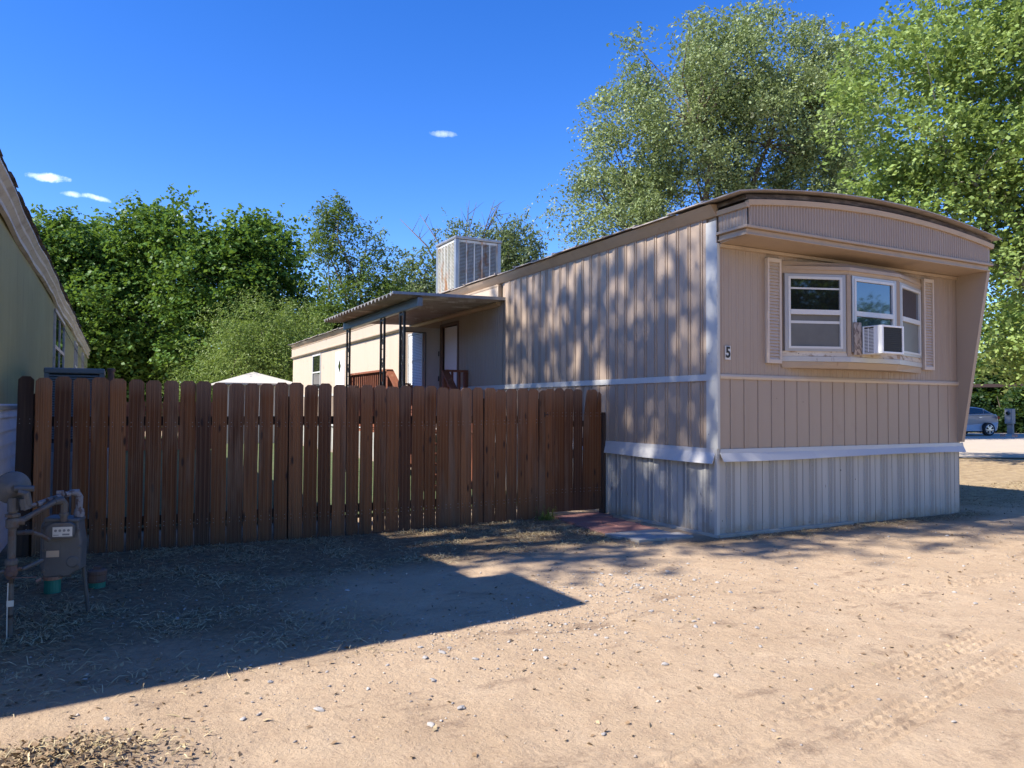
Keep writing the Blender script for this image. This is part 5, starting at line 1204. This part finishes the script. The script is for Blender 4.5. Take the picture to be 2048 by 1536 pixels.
# single stones
def stone_mesh(seed):
    r_ = random.Random(seed); me = bpy.data.meshes.new('stone'); import bmesh
    bm = bmesh.new(); bmesh.ops.create_icosphere(bm, subdivisions=2, radius=1)
    ax = [Vector((r_.uniform(-1, 1), r_.uniform(-1, 1), r_.uniform(-1, 1))).normalized() for _ in range(7)]
    for v_ in bm.verts:
        d_ = 1
        for a in ax: d_ -= max(0, v_.co.dot(a)-.66)*.8
        v_.co *= d_; v_.co.z *= .6; v_.co.x *= 1.25
    bm.to_mesh(me); bm.free(); me.materials.append(M['stone']); return me
SM = [stone_mesh(i) for i in range(6)]
big = [(-4.32, -2.9, .022), (-4.51, -3.0, .020), (-4.91, -2.63, .024), (-3.11, -2.89, .020), (-2.99, -3.15, .018), (-5.77, -2.32, .016), (-4.23, -2.22, .021), (-4.11, -2.17, .022), (-5.1, -1.91, .013), (-4.2, -.54, .020), (-5.38, -.75, .018)]
for i in range(60): big.append((rnd.gauss(-3.4, 1.1), rnd.gauss(-2.2, .7), rnd.uniform(.009, .019)))
for i in range(30): big.append((rnd.gauss(-2.2, .5), rnd.gauss(-1.35, .25), rnd.uniform(.010, .021)))
for i in range(30): big.append((rnd.uniform(-1.5, 5), rnd.uniform(-3.8, -.5), rnd.uniform(.010, .020)))
for i, (x, y, s) in enumerate(big):
    o = bpy.data.objects.new('stone', SM[i % 6]); COL.objects.link(o); o.location = (x, y, ground_z(x, y)+s*.22); o.scale = (s, s*rnd.uniform(.75, 1), s*rnd.uniform(.7, 1)); o.rotation_euler = (rnd.uniform(-.2, .2), rnd.uniform(-.2, .2), rnd.uniform(0, 6.28))
    tag(o, 'small grey river stone lying loose on the dirt drive', 'stone', 'stones scattered on the dirt drive')

# ------------------------------------------------------------------ sky, sun, camera
SUN_EL, = (45,)
tv = Vector((1, -.012, -math.tan(R(SUN_EL)))).normalized()    # travel direction of sunlight
sl = bpy.data.lights.new('sun', 'SUN'); sl.energy = 5.0; sl.angle = R(.53); sl.color = (1, .94, .85)
so = bpy.data.objects.new('sun', sl); COL.objects.link(so); so.rotation_euler = tv.to_track_quat('-Z', 'Y').to_euler()
w = bpy.data.worlds.new('World'); S.world = w; w.use_nodes = True
N, Lk = w.node_tree.nodes, w.node_tree.links
bg = N['Background']; sky = N.new('ShaderNodeTexSky'); sky.sky_type = 'NISHITA'; sky.sun_disc = False
sky.sun_elevation = R(SUN_EL); sky.sun_rotation = math.atan2(-tv.x, -tv.y); sky.altitude = 1500; sky.air_density = 1.0; sky.dust_density = .2; sky.ozone_density = 3.0
hsv = N.new('ShaderNodeHueSaturation'); hsv.inputs['Saturation'].default_value = 1.33; hsv.inputs['Hue'].default_value = .516; hsv.inputs['Value'].default_value = 1.0
Lk.new(sky.outputs[0], hsv.inputs['Color'])
cur = hsv.outputs[0]
# small wisps of cloud far away in the sky
geo = N.new('ShaderNodeTexCoord')
def wmath(op, a, b=None):
    n_ = N.new('ShaderNodeMath'); n_.operation = op
    for i, s in enumerate((a, b)):
        if s is None: continue
        if isinstance(s, (int, float)): n_.inputs[i].default_value = s
        else: Lk.new(s, n_.inputs[i])
    return n_.outputs[0]
CLOUDS = []
CLOUDS_SPEC = [((-.0, 0, 1), .03, .01, 1)]
def cloud(d, wd, ht, amt, tilt=0):
    global cur
    d = Vector(d).normalized(); rt = Vector((d.y, -d.x, 0)).normalized(); upv = rt.cross(d)
    if tilt: rt, upv = rt*math.cos(tilt)+upv*math.sin(tilt), upv*math.cos(tilt)-rt*math.sin(tilt)
    def dot(v):
        n_ = N.new('ShaderNodeVectorMath'); n_.operation = 'DOT_PRODUCT'; n_.inputs[1].default_value = v; Lk.new(geo.outputs['Generated'], n_.inputs[0]); return n_.outputs['Value']
    a = wmath('DIVIDE', dot(rt), wd); b = wmath('DIVIDE', dot(upv), ht); front = wmath('GREATER_THAN', dot(d), .5)
    rr = wmath('ADD', wmath('MULTIPLY', a, a), wmath('MULTIPLY', b, b))
    nz = N.new('ShaderNodeTexNoise'); nz.inputs['Scale'].default_value = 70; nz.inputs['Detail'].default_value = 7; nz.inputs['Roughness'].default_value = .65; Lk.new(geo.outputs['Generated'], nz.inputs['Vector'])
    f = wmath('SUBTRACT', wmath('ADD', wmath('MULTIPLY', nz.outputs['Fac'], 2.2), -.35), rr)
    mr = N.new('ShaderNodeMapRange'); mr.inputs['From Min'].default_value = 0; mr.inputs['From Max'].default_value = .9; mr.inputs['To Max'].default_value = amt; Lk.new(f, mr.inputs['Value'])
    ff = wmath('MULTIPLY', mr.outputs['Result'], front)
    mx = N.new('ShaderNodeMixRGB'); Lk.new(ff, mx.inputs[0]); Lk.new(cur, mx.inputs[1]); mx.inputs[2].default_value = (7.5, 8.0, 8.6, 1); cur = mx.outputs[0]
CAMP = dict(loc=(-5.7594, -6.0989, 1.4), yaw=.4879, pit=.0303, rol=.0050, f=1492.6)
def cdir(px, py):
    y, p, r_ = CAMP['yaw'], CAMP['pit'], CAMP['rol']
    f = Vector((math.sin(y)*math.cos(p), math.cos(y)*math.cos(p), math.sin(p))); r1 = Vector((math.cos(y), -math.sin(y), 0)); u1 = r1.cross(f)
    rr = r1*math.cos(r_)+u1*math.sin(r_); uu = -r1*math.sin(r_)+u1*math.cos(r_)
    return f+rr*(px-1024)/CAMP['f']+uu*(768-py)/CAMP['f'], f, rr, uu
for px, py, wd, ht, amt, tl_ in ((95, 355, .026, .006, .6, .02), (150, 389, .016, .004, .45, 0), (192, 395, .022, .0035, .45, -.18), (887, 268, .020, .005, .3, 0), (355, 432, .012, .006, .5, 0), (248, 421, .007, .002, .3, 0)):
    cloud(cdir(px, py)[0], wd, ht, amt, tl_)
Lk.new(cur, bg.inputs['Color']); bg.inputs['Strength'].default_value = .135

cam = bpy.data.cameras.new('camera'); co_ = bpy.data.objects.new('camera', cam); COL.objects.link(co_); S.camera = co_
_, f, rr, uu = cdir(1024, 768)
co_.matrix_world = Matrix(((rr.x, uu.x, -f.x, CAMP['loc'][0]), (rr.y, uu.y, -f.y, CAMP['loc'][1]), (rr.z, uu.z, -f.z, CAMP['loc'][2]), (0, 0, 0, 1)))
cam.sensor_width = 36; cam.lens = CAMP['f']/2048*36; cam.clip_end = 1000; cam.clip_start = .05
S.view_settings.view_transform = 'Standard'; S.view_settings.look = 'None'; S.view_settings.exposure = 1.1; S.view_settings.gamma = 1

S.cycles.max_bounces = 6; S.cycles.diffuse_bounces = 3; S.cycles.glossy_bounces = 3; S.cycles.transmission_bounces = 3
